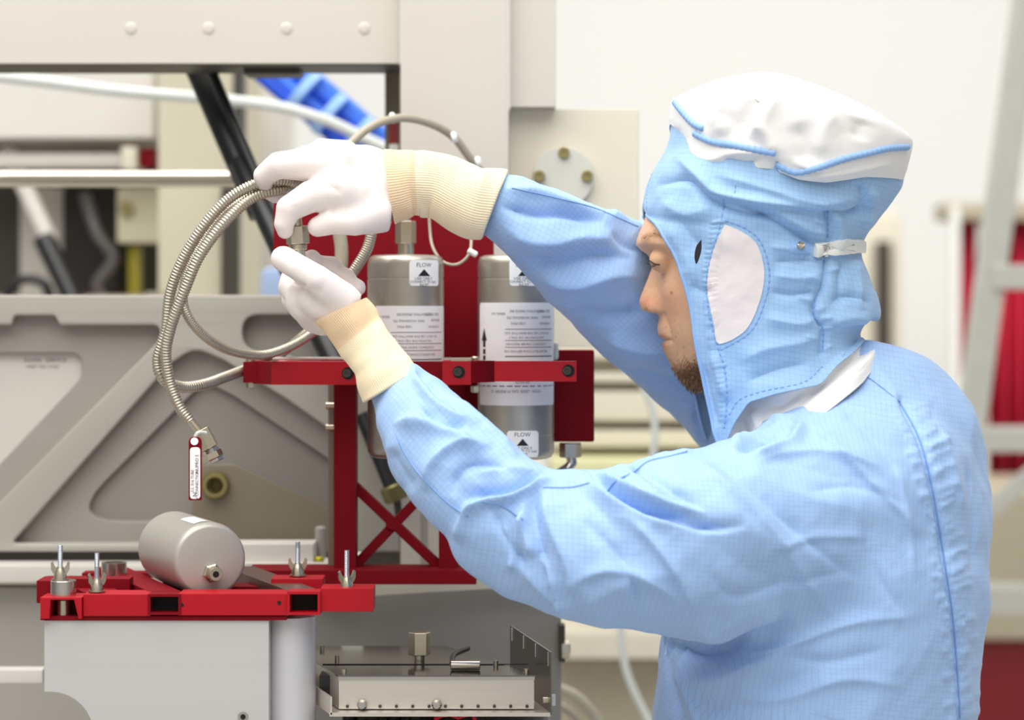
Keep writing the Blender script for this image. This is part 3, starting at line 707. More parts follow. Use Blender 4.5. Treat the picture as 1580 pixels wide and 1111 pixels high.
MB().lathe([(rr * .3, 0), (rr * .86, .0004), (rr * .94, .002), (rr * .985, .0045), (rr, .008), (rr, L - .008), (rr * .94, L - .002), (rr * .5, L)], ca, back, 96).build('body', M_cap, t, sharp=60)
c2 = W(327, 884, DL) - back * .001; f_ = MB().lathe([(S(15, DL), 0), (S(15, DL), .004), (S(12.5, DL), .005)], c2 + back * .002, -back, 6).build('nozzle_nut', M_nick, t, smooth=False)
MB().lathe([(S(11, DL), 0), (S(11.5, DL), .009), (S(10, DL), .011), (S(6, DL), .011)], c2, -back, 28).build('nozzle', M_nick, t)
MB().cyl(c2 - back * .0112, c2 - back * .0108, S(5, DL), 20).build('bore', M_shadow, t)
# its label lying over the top of the barrel
up_ = Vector((0, 0, 1)); sd = back.cross(up_).normalized(); v = []; f = []
for i in range(13):
    a = math.radians(-20 + 22 * i / 12)
    for s_ in (.012, .055): v.append(ca + back * s_ + (up_ * math.cos(a) + sd * math.sin(a)) * (rr + .0004))
for i in range(12): f.append((2 * i, 2 * i + 1, 2 * i + 3, 2 * i + 2))
mesh_obj('label', v, f, M_label, t)
# ---------------------------------------------------------------- red clamp frame holding the upright canisters
t = thing('red_clamp_frame', 'dark red bracket frame clamping the two upright canisters', 'frame', W(620, 890, 2.1))
DF = 2.075
def clampbar(pts, y0, y1, d0, thick, m, name='clamp_bar'):
    # bar following a plan line: pts (px, depth)
    v = []; zt, zb = W(0, y0, DF).z, W(0, y1, DF).z; mb = MB()
    P_ = [Vector((W(px, 0, DF).x, dd, 0)) for px, dd in pts]
    for a, b in zip(P_[:-1], P_[1:]):
        dr = (b - a).normalized(); n = Vector((-dr.y, dr.x, 0)) * thick
        mb.hexa([(a.x, a.y, zb), (b.x, b.y, zb), (b.x + n.x, b.y + n.y, zb), (a.x + n.x, a.y + n.y, zb), (a.x, a.y, zt), (b.x, b.y, zt), (b.x + n.x, b.y + n.y, zt), (a.x + n.x, a.y + n.y, zt)])
    return mb.build(name, m, t, smooth=False)
clampbar([(378, 2.105), (421, 2.062)], 558, 593, DF, .012, M_redd, 'bar_end')  # turned-back face in darker red, its shade put into the colour
clampbar([(421, 2.062), (563, 2.062)], 558, 593, DF, .05, M_red)
clampbar([(563, 2.075), (690, 2.075)], 558, 593, DF, .016, M_redd)
clampbar([(683, 2.062), (727, 2.062)], 557, 593, DF, .05, M_red)
clampbar([(727, 2.062), (764, 2.085)], 557, 590, DF, .03, M_redd, 'bar_end')  # angled end, darkened in the same way to carry its shade
clampbar([(763, 2.062), (889, 2.062)], 557, 588, DF, .014, M_red)
for px, py in ((537, 576), (708, 574), (877, 572)):
    MB().lathe([(S(9.5, 2.06), 0), (S(9.5, 2.06), .0006), (S(7, 2.06), .0007)], W(px, py, 2.0618), (0, -1, 0), 24).build('screw_hole', M_shadow, t)
    MB().lathe([(S(6.5, 2.06), 0), (S(6.5, 2.06), .001), (S(3.6, 2.06), .001), (S(3, 2.06), .0002)], W(px - 2, py, 2.061), (0, -1, 0), 18).build('socket_screw', M_dark, t)
# side arms back from the front bar to the plate
for px in (384, 530, 720):
    a = W(px, 575, 2.08); MB().box((a.x - .006, 2.09, a.z - .009), (a.x + .006, 2.19, a.z + .009)).build('side_arm', M_redd, t)
for px, y0, y1 in ((386, 548, 600), (733, 550, 606)):
    MB().cyl(W(px, y0 + 12, 2.10), W(px, y0, 2.10), S(7, 2.1), 16, .001).build('bolt_head', M_nick, t); MB().cyl(W(px, y1 - 12, 2.10), W(px, y1, 2.10), S(7, 2.1), 6, .001).build('bolt_nut', M_nick, t)
MB().pbox(695, 552, 727, 558, 2.065, .02, .0005).build('shim', M_nick, t)
plate('back_plate', [rounded([(422, 298), (762, 298), (762, 552), (556, 552), (556, 480), (480, 400), (422, 400)], 3)], 2.195, .012, M_redd, t)
MB().pbox(800, 540, 917, 682, 2.16, .014, .002).build('side_plate', M_redd, t)
MB().pbox(690, 590, 800, 700, 2.185, .012).build('lower_plate', M_redd, t)
fr = MB()
MB().pbox(515, 590, 549, 884, 2.12, .03, .001).build('post', M_redd, t)
MB().pbox(506, 590, 516, 880, 2.14, .02, .001).build('post_edge', M_brown, t)
for py in (626, 660): MB().cyl(W(503, py, 2.14), W(517, py, 2.14), S(6, 2.14), 12).build('side_screw', M_nick, t)
MB().pbox(677, 780, 707, 884, 2.12, .03, .001).build('post', M_redd, t)
MB().bar(W(545, 748, 2.14), W(680, 876, 2.14), S(15, 2.14), .012, .001).build('brace', M_redd, t)
MB().bar(W(548, 873, 2.142), W(660, 755, 2.142), S(15, 2.14), .012, .001).build('brace', M_redd, t)
MB().cyl(W(606, 808, 2.137), W(606, 808, 2.134), S(11, 2.14), 20, .001).build('cross_boss', M_redd, t)
MB().pbox(380, 880, 735, 902, 2.10, .05, .001).build('foot_rail', M_redd, t)
t = thing('pressure_fitting', 'brass fitting below the red side plate', 'fitting', W(880, 700, 2.17))
hexnut(MB(), W(880, 706, 2.17), W(880, 683, 2.17), S(17, 2.17), .3).build('nut', M_nick, t, smooth=False)
MB().tube([W(881, 704, 2.17), W(882, 716, 2.17), W(870, 726, 2.17), W(855, 735, 2.2)], S(8, 2.17), 14).build('elbow', M_steel, t)
tag(MB().pbox(853, 528, 862, 556, 2.14, .02, .003).build('wire_connector', M_white), 'small white connector at the right rim of the right canister', 'connector')

# thin wire loop + its tie
t = thing('wire_loop', 'thin grey wire looped against the red plate between the canisters', 'wire', W(690, 400, 2.17))
MB().tube([W(662, 300, 2.17), W(663, 350, 2.17), W(668, 382, 2.16), W(684, 404, 2.13), W(705, 408, 2.13), W(722, 395, 2.13), W(727, 375, 2.14), W(724, 340, 2.16)], S(2.3, 2.15), 8, .003).build('wire', M_cable, t)
MB().cyl(W(722, 386, 2.125), W(736, 394, 2.125), S(5, 2.13), 12, .001).build('tie', M_white, t)
# red strap on the inner post
t = thing('red_strap', 'short dark red strap with a white end on the olive post', 'strap', W(606, 210, 2.43))
MB().pbox(600, 180, 614, 222, 2.425, .01, .001).build('band', M_redstrap, t); MB().pbox(600, 222, 614, 250, 2.424, .01, .001).build('end', M_white, t)

# hoses
hose_thing('cable_conduit', 'grey cable arching over the upper hand to the pillar', 'cable', [W(500, 262, 2.2), W(540, 222, 2.21), W(575, 194, 2.22), W(620, 182, 2.24), W(665, 191, 2.26), W(700, 212, 2.28), W(722, 240, 2.29), W(745, 268, 2.30), W(762, 300, 2.3)], S(6.5, 2.24), M_cable)
for px, py in ((606, 182), (701, 212), (738, 250)):
    tag(MB().cyl(W(px - 4, py + 1, 2.25), W(px + 4, py - 1, 2.25), S(8.5, 2.25), 16, .001).build('cable_tie', M_label), {606: 'white tie where the arching cable passes the olive post', 701: 'pale tie halfway down the arching cable', 738: 'pale tie at the low right end of the arching cable'}[px], 'cable tie')
RB = S(9.5, 1.99)
hose_thing('braided_hose', 'outer braided steel hose of the bundle, looping round to the clamp bar', 'hose',
    [W(500, 290, 2.02), W(467, 284, 1.995), W(435, 278, 1.98), W(395, 284, 1.975), W(352, 308, 1.975), W(312, 352, 1.975), W(280, 405, 1.98), W(262, 455, 1.985), W(256, 510, 1.99), W(243, 555, 1.995), W(252, 585, 2.0), W(280, 597, 2.02), W(315, 593, 2.04), W(350, 581, 2.07), W(395, 565, 2.13), W(440, 560, 2.16)], RB * .88, M_hose, .00048, .0025, 14)
hose_thing('braided_hose', 'inner braided steel hose of the bundle that ends in the tagged fitting', 'hose',
    [W(500, 292, 2.035), W(468, 290, 2.01), W(430, 293, 1.985), W(388, 306, 1.975), W(345, 345, 1.965), W(308, 395, 1.963), W(288, 440, 1.965), W(272, 480, 1.97), W(262, 510, 1.975), W(256, 545, 1.98), W(262, 590, 1.985), W(277, 628, 1.985), W(293, 650, 1.985)], RB * .88, M_hose, .00048, .0025, 14)
hose_thing('braided_hose', 'thin braided hose swinging from the bundle to behind the lower hand', 'hose',
    [W(395, 300, 2.0), W(350, 325, 2.0), W(315, 370, 2.0), W(290, 420, 2.0), W(282, 460, 2.0), W(292, 492, 2.0), W(320, 522, 2.01), W(355, 541, 2.03), W(400, 548, 2.05), W(440, 538, 2.06), W(480, 515, 2.07), W(530, 470, 2.09), W(545, 455, 2.10)], S(7.5, 2.0), M_hose, .0002, .0018, 12)
hose_thing('braided_hose', 'short braided hose running above the clamp bar behind the thin one', 'hose',
    [W(395, 556, 2.14), W(430, 548, 2.12), W(465, 520, 2.1), W(500, 490, 2.1), W(528, 465, 2.13)], S(7, 2.1), M_hose, .0002, .0018, 12)
hose_thing('braided_hose', 'upright braided hose hanging below the palm before the red plate', 'hose',
    [W(520, 320, 2.14), W(524, 360, 2.14), W(527, 385, 2.14), W(526, 415, 2.14), W(520, 450, 2.14)], S(10.5, 2.14), M_cable, .0001, .0018, 14)
hose_thing('braided_hose', 'braided hose curving down between the palm and the left canister', 'hose',
    [W(578, 320, 2.08), W(573, 360, 2.08), W(566, 385, 2.08), W(550, 412, 2.08), W(530, 440, 2.08), W(505, 475, 2.08)], S(8.5, 2.08), M_hose, .0003, .0021, 14)
tag(MB().pbox(420, 551, 545, 556, 2.11, .006, .002).build('flat_tube', M_cast3), 'pale flat tube lying along the top of the clamp bar', 'tube')
# tagged fitting hanging on the hose
t = thing('tagged_fitting', 'steel hose fitting with a red and white tag hanging at lower left', 'fitting', W(318, 690, 1.985))
MB().cyl(W(290, 645, 1.985), W(312, 672, 1.985), S(6, 1.985), 16).build('tube_stub', M_nick, t)
hexnut(MB(), W(309, 664, 1.985), W(324, 692, 1.985), S(15, 1.985), .2).build('nut', M_nick, t, smooth=False)
hexnut(MB(), W(324, 692, 1.985), W(334, 713, 1.985), S(13, 1.985), .8).build('nut', M_steel, t, smooth=False)
MB().lathe([(S(17, 1.985), 0), (S(17, 1.985), .005), (S(14, 1.985), .006)], W(325, 699, 1.985), W(334, 713, 1.985) - W(324, 692, 1.985), 6).build('collar', M_nick, t, smooth=False)
MB().tube([W(318, 668, 1.97), W(305, 668, 1.965), W(300, 680, 1.965)], S(3, 1.97), 8, .002).build('tag_tie', M_tube, t)
tg = plate('tag', [rounded([(291, 674), (311, 674), (311, 772), (291, 772)], [9, 9, 2, 2])], 1.962, .0022, M_redd, t, .0003)
pl = plate('tag_label', [rounded([(293, 690), (309, 690), (309, 770), (293, 770)], 6)], 1.9615, .0006, M_label, tg, .0001)
MB().cyl(W(300, 681, 1.9618), W(300, 681, 1.961), S(6, 1.96), 20).build('tag_dot', M_label, tg)
tv = MB()
for s_, px, py, sz in (('NUPRO S', 304, 716, 7), ('S.S. 316 TUBE', 297, 742, 6), ('V CONNECTION', 304, 748, 6), ('N', 301, 763, 9)):
    v, f = text_vf(s_, S(sz, 1.96)) ; w = W(px, py, 1.9611); tv.add([(w.x - y, w.y, w.z + x) for x, y in v], [q for q in f])
tv.build('tag_text', M_inkg, tg, smooth=False)
# fitting held in the hands
t = thing('held_fitting', 'hexagonal steel fitting gripped between the gloved fingertips', 'fitting', W(459, 380, 1.965))
DH = 1.965
hexnut(MB(), W(460, 377, DH), W(458, 349, DH), S(18, DH), .28).build('nut', M_nick, t, smooth=False)
MB().cyl(W(458, 350, DH), W(456, 332, DH), S(9, DH), 20, .0008).build('neck', M_nick, t)
MB().cyl(W(460, 386, DH), W(460, 376, DH), S(14, DH), 20, .001).build('collar', M_nick, t)
MB().cyl(W(464, 402, DH), W(461, 384, DH), S(9, DH), 20, .0008).build('tube_stub', M_steel, t)

# ---------------------------------------------------------------- lower red tray
DT = 1.93
t = thing('red_tray', 'bright red mounting tray of square tubes with upright studs at lower left', 'tray', W(300, 950, DT))
def tubebox(x0, y0, x1, y1, d, dep, wall=3.5):  # square tube, open end towards the viewer
    a, b = W(x0, y1, d), W(x1, y0, d); w = S(wall, d); m = MB()
    m.box((a.x, d, a.z), (b.x, d + dep, a.z + w)); m.box((a.x, d, b.z - w), (b.x, d + dep, b.z)); m.box((a.x, d, a.z + w), (a.x + w, d + dep, b.z - w)); m.box((b.x - w, d, a.z + w), (b.x, d + dep, b.z - w)); return m
def skewbar(px0, px1, y0, y1, d0, d1, dx, m, name='bar'):  # bar running away to the left
    a, b = W(px0, y1, d0), W(px1, y0, d0); s = dx
    return MB().hexa([(a.x, d0, a.z), (b.x, d0, a.z), (b.x + s, d1, a.z), (a.x + s, d1, a.z), (a.x, d0, b.z), (b.x, d0, b.z), (b.x + s, d1, b.z), (a.x + s, d1, b.z)]).build(name, m, t, smooth=False)
MB().pbox(128, 917, 232, 951, DT, .03, .0008).build('front_rail', M_red, t)
MB().pbox(275, 916, 447, 950, DT, .03, .0008).build('front_rail', M_red, t)
tubebox(228, 917, 279, 949, DT - .001, .02, 4).build('socket', M_redd, t, smooth=False)
MB().pbox(232, 921, 275, 946, DT + .012, .004).build('socket_shade', M_shadow, t)  # black sheet in place of the shade inside the tube
tubebox(443, 913, 494, 949, DT - .004, .02, 4).build('socket', M_red, t, smooth=False)
MB().pbox(447, 917, 490, 945, DT + .012, .004).build('socket_shade', M_shadow, t)
MB().pbox(494, 908, 576, 944, DT, .03, .0008).build('end_block', M_red, t)
a, b = W(62, 955, DT), W(126, 922, DT)
plate('curved_end', [[(62, 955), (62, 922), (126, 922), (126, 955), (121, 955), (114, 926), (78, 926), (76, 955)]], DT - .004, .03, M_red, t, .0006)
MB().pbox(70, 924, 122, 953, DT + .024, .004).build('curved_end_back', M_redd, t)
MB().cyl(W(98, 954, DT + .010), W(98, 926, DT + .010), S(10, DT), 20).build('inner_post', M_nick, t)
MB().pbox(56, 896, 78, 931, DT + .03, .03, .001).build('corner_block', M_redd, t)
dx = -.052
skewbar(130, 190, 914, 922, DT + .03, DT + .15, dx, M_redd, 'cross_rail')
skewbar(228, 279, 912, 930, DT + .02, DT + .20, dx * 1.4, M_redd, 'cross_rail')
skewbar(443, 494, 911, 930, DT + .02, DT + .20, dx * 1.4, mat('brown_rail', (110, 84, 78), .4, .4), 'cross_rail')
MB().pbox(185, 905, 420, 925, DT + .10, .03, .0008).build('rear_rail', M_redd, t)
MB().pbox(62, 893, 200, 924, DT + .06, .02, .0008).build('rear_rail', M_redd, t)
MB().pbox(418, 893, 498, 916, DT + .07, .03, .0008).build('rear_block', M_red, t)
MB().pbox(126, 884, 250, 892, DT + .19, .02, .0008).build('rear_rail', M_redd, t)
for px, py in ((281, 933), (431, 930)): MB().cyl(W(px, py, DT - .0002), W(px, py, DT + .002), S(3.2, DT), 14).build('hole', M_shadow, t)
MB().pbox(62, 951, 442, 957, DT + .002, .12).build('base_plate', M_redd, t)
def stud(px, y0, y1, d, spacer=None, flat=False):
    s = MB().tube([W(px, y1 + 22, d), W(px, (y0 + y1) / 2, d), W(px, y0, d)], S(3.7, d), 14, .001, .00018, .0009).build('stud', M_zinc, t)
    c = W(px, y1, d); r = S(10, d); n = MB()
    n.lathe([(r, -.0035), (r * .95, 0), (r * .62, .004), (r * .5, .006)], c, (0, 0, 1), 20)
    for sg in (-1, 1):
        w = [(sg * r * .5, -.001), (sg * r * 1.1, .001), (sg * r * 1.4, .004), (sg * r * 1.45, .009), (sg * r * 1.15, .0105), (sg * r * .9, .007), (sg * r * .5, .004)]
        th = .0011; cs = math.cos(.5 if flat else .15), math.sin(.5 if flat else .15)
        v = [(c.x + x * cs[0] - k * cs[1], c.y + x * cs[1] + k * cs[0], c.z + z) for k in (-th, th) for x, z in w]; m = len(w)
        n.add(v, [list(range(m)), list(range(m, 2 * m))[::-1]] + [(i, (i + 1) % m + m - 0, (i + 1) % m, i) if 0 else (i, i + m, (i + 1) % m + m, (i + 1) % m) for i in range(m)])
    n.build('wing_nut', M_nick, s)
    MB().lathe([(r * 1.3, 0), (r * 1.3, .001)], c - Vector((0, 0, .0045)), (0, 0, 1), 24).build('washer', M_nick, s)
stud(93, 841, 886, DT + .012, flat=False); stud(149.5, 853, 904, DT + .012, flat=True); stud(459.5, 836, 880, DT + .085); stud(535, 849, 900, DT + .015, flat=True)
MB().cyl(W(98, 922, DT + .012), W(98, 895, DT + .012), S(20, DT), 40, .0006).build('spacer', M_steel, t)
MB().lathe([(S(19.5, 2.07), 0), (S(19.5, 2.07), .0145), (S(14, 2.07), .0145), (S(14, 2.07), .010)], W(176, 894, 2.07), (0, 0, 1), 40).build('spacer', M_steel, t)
# box under the tray
t = thing('tray_pedestal', 'pale aluminium block with a curved cutout carrying the red tray', 'pedestal', (W(240, 1000, DT).x, DT, 0))
arc = [(68, 1068)] + [(78 + 66 * math.sin(k / 8 * math.pi / 2), 1134 - 66 * math.cos(k / 8 * math.pi / 2)) for k in range(9)] + [(146, 1500)]
plate('front_slab', [[(68, 957), (415, 957), (415, 1500)] + arc[::-1]], DT + .004, .06, M_alu, t, .0008)
a = W(100, 1500, DT); b = W(415, 957, DT)
MB().box((W(150, 0, DT).x, DT + .02, 0), (b.x, DT + .12, b.z - .14)).build('base_column', M_alu, t)
MB().lathe([(S(8, DT), 0), (S(8, DT), .0012), (S(4, DT), .0012)], W(375, 1106, DT + .004), (0, -1, 0), 20).build('insert', M_cast2, t)
MB().cyl(W(375, 1106, DT + .0027), W(375, 1106, DT + .0024), S(4, DT), 16).build('insert_hole', M_shadow, t)
c = W(451, 950, DT + .03)
tag(MB().cyl((c.x, c.y, 0), (c.x, c.y, c.z), S(37, DT), 64).build('round_leg_column', mat('pale_enamel', (208, 207, 210), .35, .2)), 'pale round column under the right end of the red tray', 'column')

# ---------------------------------------------------------------- stainless box at bottom centre
th_ = math.radians(0); DB = 1.93
t = thing('stainless_box', 'shallow stainless steel box with screws at bottom centre', 'box', W(670, 1093, DB))
ft = [W(523, 1044, DB), W(824, 1044, DB)]; fb = [W(523, 1094, DB), W(824, 1094, DB)]
bx = Vector((-.052, .165, 0)); bx2 = Vector((-.075, .165, 0))
MB().hexa([fb[0], fb[1], fb[1] + bx2, fb[0] + bx, ft[0], ft[1], ft[1] + bx2, ft[0] + bx]).build('case', M_sheet, t, smooth=False)
e = Vector((0, 0, .0012)); g = Vector((0, -.0012, 0)); l = Vector((-.001, 0, 0))
MB().hexa([ft[0] + g + l, ft[1] + g - l, ft[1] + bx2 - l, ft[0] + bx + l, ft[0] + g + l + e, ft[1] + g - l + e, ft[1] + bx2 - l + e, ft[0] + bx + l + e]).build('lid', mat('dark_mirror', (130, 126, 120), .12, .95, noise=.02), t, smooth=False)
MB().box((ft[0].x - .0005, DB - .0008, ft[0].z - S(5, DB)), (ft[1].x + .0005, DB, ft[0].z)).build('lid_lip', M_steel, t, smooth=False)
for k in range(12):
    px = 536 + k * 25.2; MB().cyl(W(px, 1090, DB), W(px, 1090, DB - .0015), S(2.6, DB), 10).build('rivet', M_dark, t)
for px in (559, 674):
    MB().lathe([(S(8, DB), 0), (S(8, DB), .002), (S(5.5, DB), .004), (S(5, DB), .0065)], W(px, 1087, DB - .001), (0, -1, 0), 16).build('screw', M_steel, t)
zt = ft[0].z + .0012
for px, dd in ((531, .006), (812, .006), (497, .14), (765, .05), (520, .08)):
    q = W(px, 1000, DB + dd); MB().cyl((q.x, q.y, zt), (q.x, q.y, zt + .004), S(4, DB), 12).build('lid_screw', M_nick, t)
q = W(647, 1000, DB + .07)
hexnut(MB(), (q.x, q.y, zt + .006), (q.x, q.y, zt + .025), S(17.5, 2.0), .42).build('gas_nut', M_nick, t, smooth=False)
MB().cyl((q.x, q.y, zt), (q.x, q.y, zt + .007), S(9, 2.0), 20).build('gas_neck', M_nick, t)
q = W(722, 1030, DB + .025)
MB().cyl((q.x + .010, q.y, zt + .0042), (q.x - .014, q.y, zt + .0042), .004, 20, .0006).build('latch_grip', M_cham, t); MB().tube([(q.x - .013, q.y, zt + .005), (q.x - .012, q.y + .03, zt + .008), (q.x - .001, q.y + .055, zt + .010)], .0022, 12, .002).build('latch_arm', M_dark, t)
for x0, x1, dd in ((498, 815, .055), ): q = W(x0, 0, DB + dd); q2 = W(x1, 0, DB + dd); MB().box((q.x, q.y, zt), (q2.x, q.y + .0015, zt + .0006)).build('lid_seam', M_shadow, t)
t = thing('steel_tray', 'thin stainless tray with a slotted right wall under the shallow box', 'tray', W(670, 1098, DB))
z0 = fb[0].z
MB().box((W(510, 0, DB).x, DB - .012, z0 - .004), (W(849, 0, DB).x, DB + .16, z0 - .001)).build('floor_sheet', M_sheet, t, smooth=False)
v0, v1 = W(849, 1103, DB - .012), W(849, 1006, DB - .012); back_ = Vector((-.032, .16, 0)); tk = Vector((.0012, 0, 0))
rt = MB()
rt.hexa([v0, v0 + tk, v0 + tk + back_, v0 + back_, v1, v1 + tk, v1 + tk + back_, v1 + back_]); rt.build('right_wall', mat('tray_wall', (118, 112, 104), .25, .85), t, smooth=False)
for k in range(4):
    s = .04 + k * .3; q = v1 + back_ * s; MB().box((q.x - .0006, q.y - .001, q.z - .012), (q.x - .0001, q.y + .0015, q.z - .001)).build('slot', M_white, t)
v0, v1 = W(510, 1103, DB - .012), W(510, 1075, DB - .012); MB().hexa([v0, v0 + tk, v0 + tk + bx, v0 + bx, v1, v1 + tk, v1 + tk + bx, v1 + bx]).build('left_wall', M_sheet, t, smooth=False)
MB().box((W(488, 0, DB).x, DB + .03, z0 - .003), (W(523, 0, DB).x, DB + .19, ft[0].z - .004)).build('dark_left_side', M_black, t, smooth=False)  # black block stands in for the shaded left side of the box
MB().cyl(W(838, 1080, DB - .002), W(850, 1080, DB - .002), S(5, DB), 12).build('side_screw', M_nick, t)
MB().cyl(W(850, 1080, DB - .002), W(857, 1080, DB - .002), S(9, DB), 6).build('side_nut', M_white, t, smooth=False)
for k in range(5):
    px = 540 + k * 34; tag(MB().cyl(W(px, 1180, DB + .04), W(px, 1099, DB + .04), S(12, DB), 20).build('dark_cylinder', M_dark if k % 2 else M_black), ['first', 'second', 'third', 'fourth', 'fifth'][k] + ' dark cylinder from the left below the stainless tray', 'cylinder', 'dark cylinders below the tray')
hose_thing('red_wire', 'red wires tangled just below the stainless tray', 'wire', [W(670, 1110, DB), W(690, 1102, DB), W(710, 1108, DB), W(726, 1100, DB), W(735, 1115, DB)], S(3, DB), M_red)
tag(MB().pbox(520, 1125, 850, 1500, DB + .0, .15, .002).build('lower_cabinet', M_cast2), 'grey equipment body below the dark cylinders at bottom centre', 'cabinet')
# beams & sheet behind
t = thing('grey_sheet', 'smooth grey sheet metal panel behind the stainless box', 'panel', W(680, 1040, 2.27))
plate('sheet', [[(486, 922), (740, 905), (866, 905), (866, 1034), (866, 1600), (486, 1600)]], 2.27, .004, M_cast2, t, .0005)
t2 = tag(plate('pale_rail', [[(487, 900), (700, 886), (860, 868), (860, 900), (755, 909), (487, 925)]], 2.235, .02, M_beige2, None, .001), 'pale sloping rail under the red frame and elbow', 'rail')
t = thing('edge_bolt', 'bolt head on a dark bracket at the right edge of the grey sheet', 'bolt', W(874, 1000, 2.25))
MB().cyl(W(866, 1002, 2.25), W(880, 1002, 2.25), S(14, 2.25), 6, .001).build('head', M_nick, t, smooth=False)
MB().pbox(862, 965, 872, 1022, 2.25, .02, .001).build('bracket', M_dark, t)
hose_thing('grey_cable', 'blurred thick grey cable curving down right of the stainless tray', 'cable', [W(820, 1060, 2.6), W(860, 1063, 2.6), W(895, 1080, 2.6), (W(925, 1120, 2.6)), W(940, 1180, 2.6)], S(9, 2.6), M_cable)
hose_thing('grey_cable', 'blurred second grey cable just below the first, right of the tray', 'cable', [W(820, 1082, 2.62), W(850, 1085, 2.62), W(880, 1100, 2.62), (W(900, 1130, 2.62)), W(910, 1180, 2.62)], S(7, 2.6), M_cable)
# ================================================================ the person
def cloth_mat(name, col, grid=True, dark=.72, trans=0.):
    m = bpy.data.materials.new(name); m.use_nodes = True; t = m.node_tree; b = t.nodes['Principled BSDF']; L = t.links.new
    c = lin(col); b.inputs['Roughness'].default_value = .62; b.inputs['Sheen Weight'].default_value = .15; b.inputs['Specular IOR Level'].default_value = .35
    tc = t.nodes.new('ShaderNodeTexCoord')
    n = t.nodes.new('ShaderNodeTexNoise'); n.inputs['Scale'].default_value = 9; L(tc.outputs['Object'], n.inputs['Vector'])
    mx = t.nodes.new('ShaderNodeMix'); mx.data_type = 'RGBA'; mx.inputs[6].default_value = tuple(v * .97 for v in c[:3]) + (1,); mx.inputs[7].default_value = tuple(min(1, v * 1.03) for v in c[:3]) + (1,)
    L(n.outputs[0], mx.inputs[0]); colr = mx.outputs[2]
    def mth(op, a, bb=None, cc=None):
        q = t.nodes.new('ShaderNodeMath'); q.operation = op
        for i, v in enumerate((a, bb, cc)):
            if v is None: continue
            if isinstance(v, (int, float)): q.inputs[i].default_value = v
            else: L(v, q.inputs[i])
        return q.outputs[0]
    if grid:
        at = t.nodes.new('ShaderNodeAttribute'); at.attribute_name = 'weave'; sx = t.nodes.new('ShaderNodeSeparateXYZ'); L(at.outputs['Vector'], sx.inputs[0])
        g = []
        for i in (0, 1):
            fr = mth('FRACT', mth('MULTIPLY', sx.outputs[i], 1 / .0043)); d = mth('ABSOLUTE', mth('SUBTRACT', fr, .5))
            g.append(mth('LESS_THAN', d, .055))
        ln = mth('MAXIMUM', g[0], g[1])
        m2 = t.nodes.new('ShaderNodeMix'); m2.data_type = 'RGBA'; L(mth('MULTIPLY', ln, .5), m2.inputs[0]); L(colr, m2.inputs[6]); m2.inputs[7].default_value = tuple(v * dark for v in c[:3]) + (1,); colr = m2.outputs[2]
    L(colr, b.inputs['Base Color'])
    n2 = t.nodes.new('ShaderNodeTexNoise'); n2.inputs['Scale'].default_value = 70; n2.inputs['Detail'].default_value = 3; L(tc.outputs['Object'], n2.inputs['Vector'])
    bp = t.nodes.new('ShaderNodeBump'); bp.inputs['Strength'].default_value = .22; bp.inputs['Distance'].default_value = .004; L(n2.outputs[0], bp.inputs['Height']); L(bp.outputs[0], b.inputs['Normal'])
    if trans: b.inputs['Transmission Weight'].default_value = 0; b.inputs['Subsurface Weight'].default_value = trans; b.inputs['Subsurface Radius'].default_value = (.01, .01, .01); b.inputs['Subsurface Scale'].default_value = 1
    return m
M_cloth = cloth_mat('blue_cleanroom_cloth', (160, 193, 238))
M_hood = cloth_mat('blue_hood_cloth', (154, 191, 230))
M_seam = mat('blue_seam', (128, 166, 220), .7)
M_seaml = mat('blue_piping', (144, 180, 228), .7)
M_net = cloth_mat('white_net', (240, 238, 236), False, trans=.1)
M_glove = mat('white_glove', (238, 228, 224), .6, noise=.01, bump=.15, bscale=1500, trans=.25)
M_cuff2 = mat('peach_knit', (244, 214, 176), .85, noise=.02, bump=.1, bscale=2500)
M_ear = cloth_mat('pale_panel_cloth', (228, 219, 218), False)  # pinkish white, dimmed: the panel's weaker light put into the colour
M_cuff = mat('cream_cuff', (246, 228, 194), .8, noise=.02, bump=.1, bscale=2500, sheen=.2)
M_dk = mat('slit_shade', (34, 32, 38), .9)  # shade inside the hood slit as a dark patch colour

def add_weave(o, v, bones):
    best = np.full(len(v), 1e9); uv = np.zeros((len(v), 3))
    for a, b in bones:
        a = np.array(a[:3]); b = np.array(b[:3]); ab = b - a; L = np.linalg.norm(ab); t_ = ab / L
        s = (v - a) @ t_; sc = np.clip(s, 0, L); dd = np.linalg.norm(v - a - sc[:, None] * t_, axis=1)
        pr = np.cross(t_, [0, 1, 0]); pr /= np.linalg.norm(pr); m = dd < best; best[m] = dd[m]
        g = (v - a) @ pr; h = v[:, 1] - a[1]; rad = np.sqrt(g * g + h * h) + 1e-6
        uv[m, 0] = s[m]; uv[m, 1] = (np.arctan2(g, -h) * np.minimum(rad, .13))[m]
    at = o.data.attributes.new('weave', 'FLOAT_VECTOR', 'POINT'); at.data.foreach_set('vector', uv.ravel())

DPc = 2.0
person = thing('person', 'person in pale blue hooded cleanroom suit and white gloves gripping a small steel fitting', 'person', (W(1255, 0, DPc).x, DPc, 0))

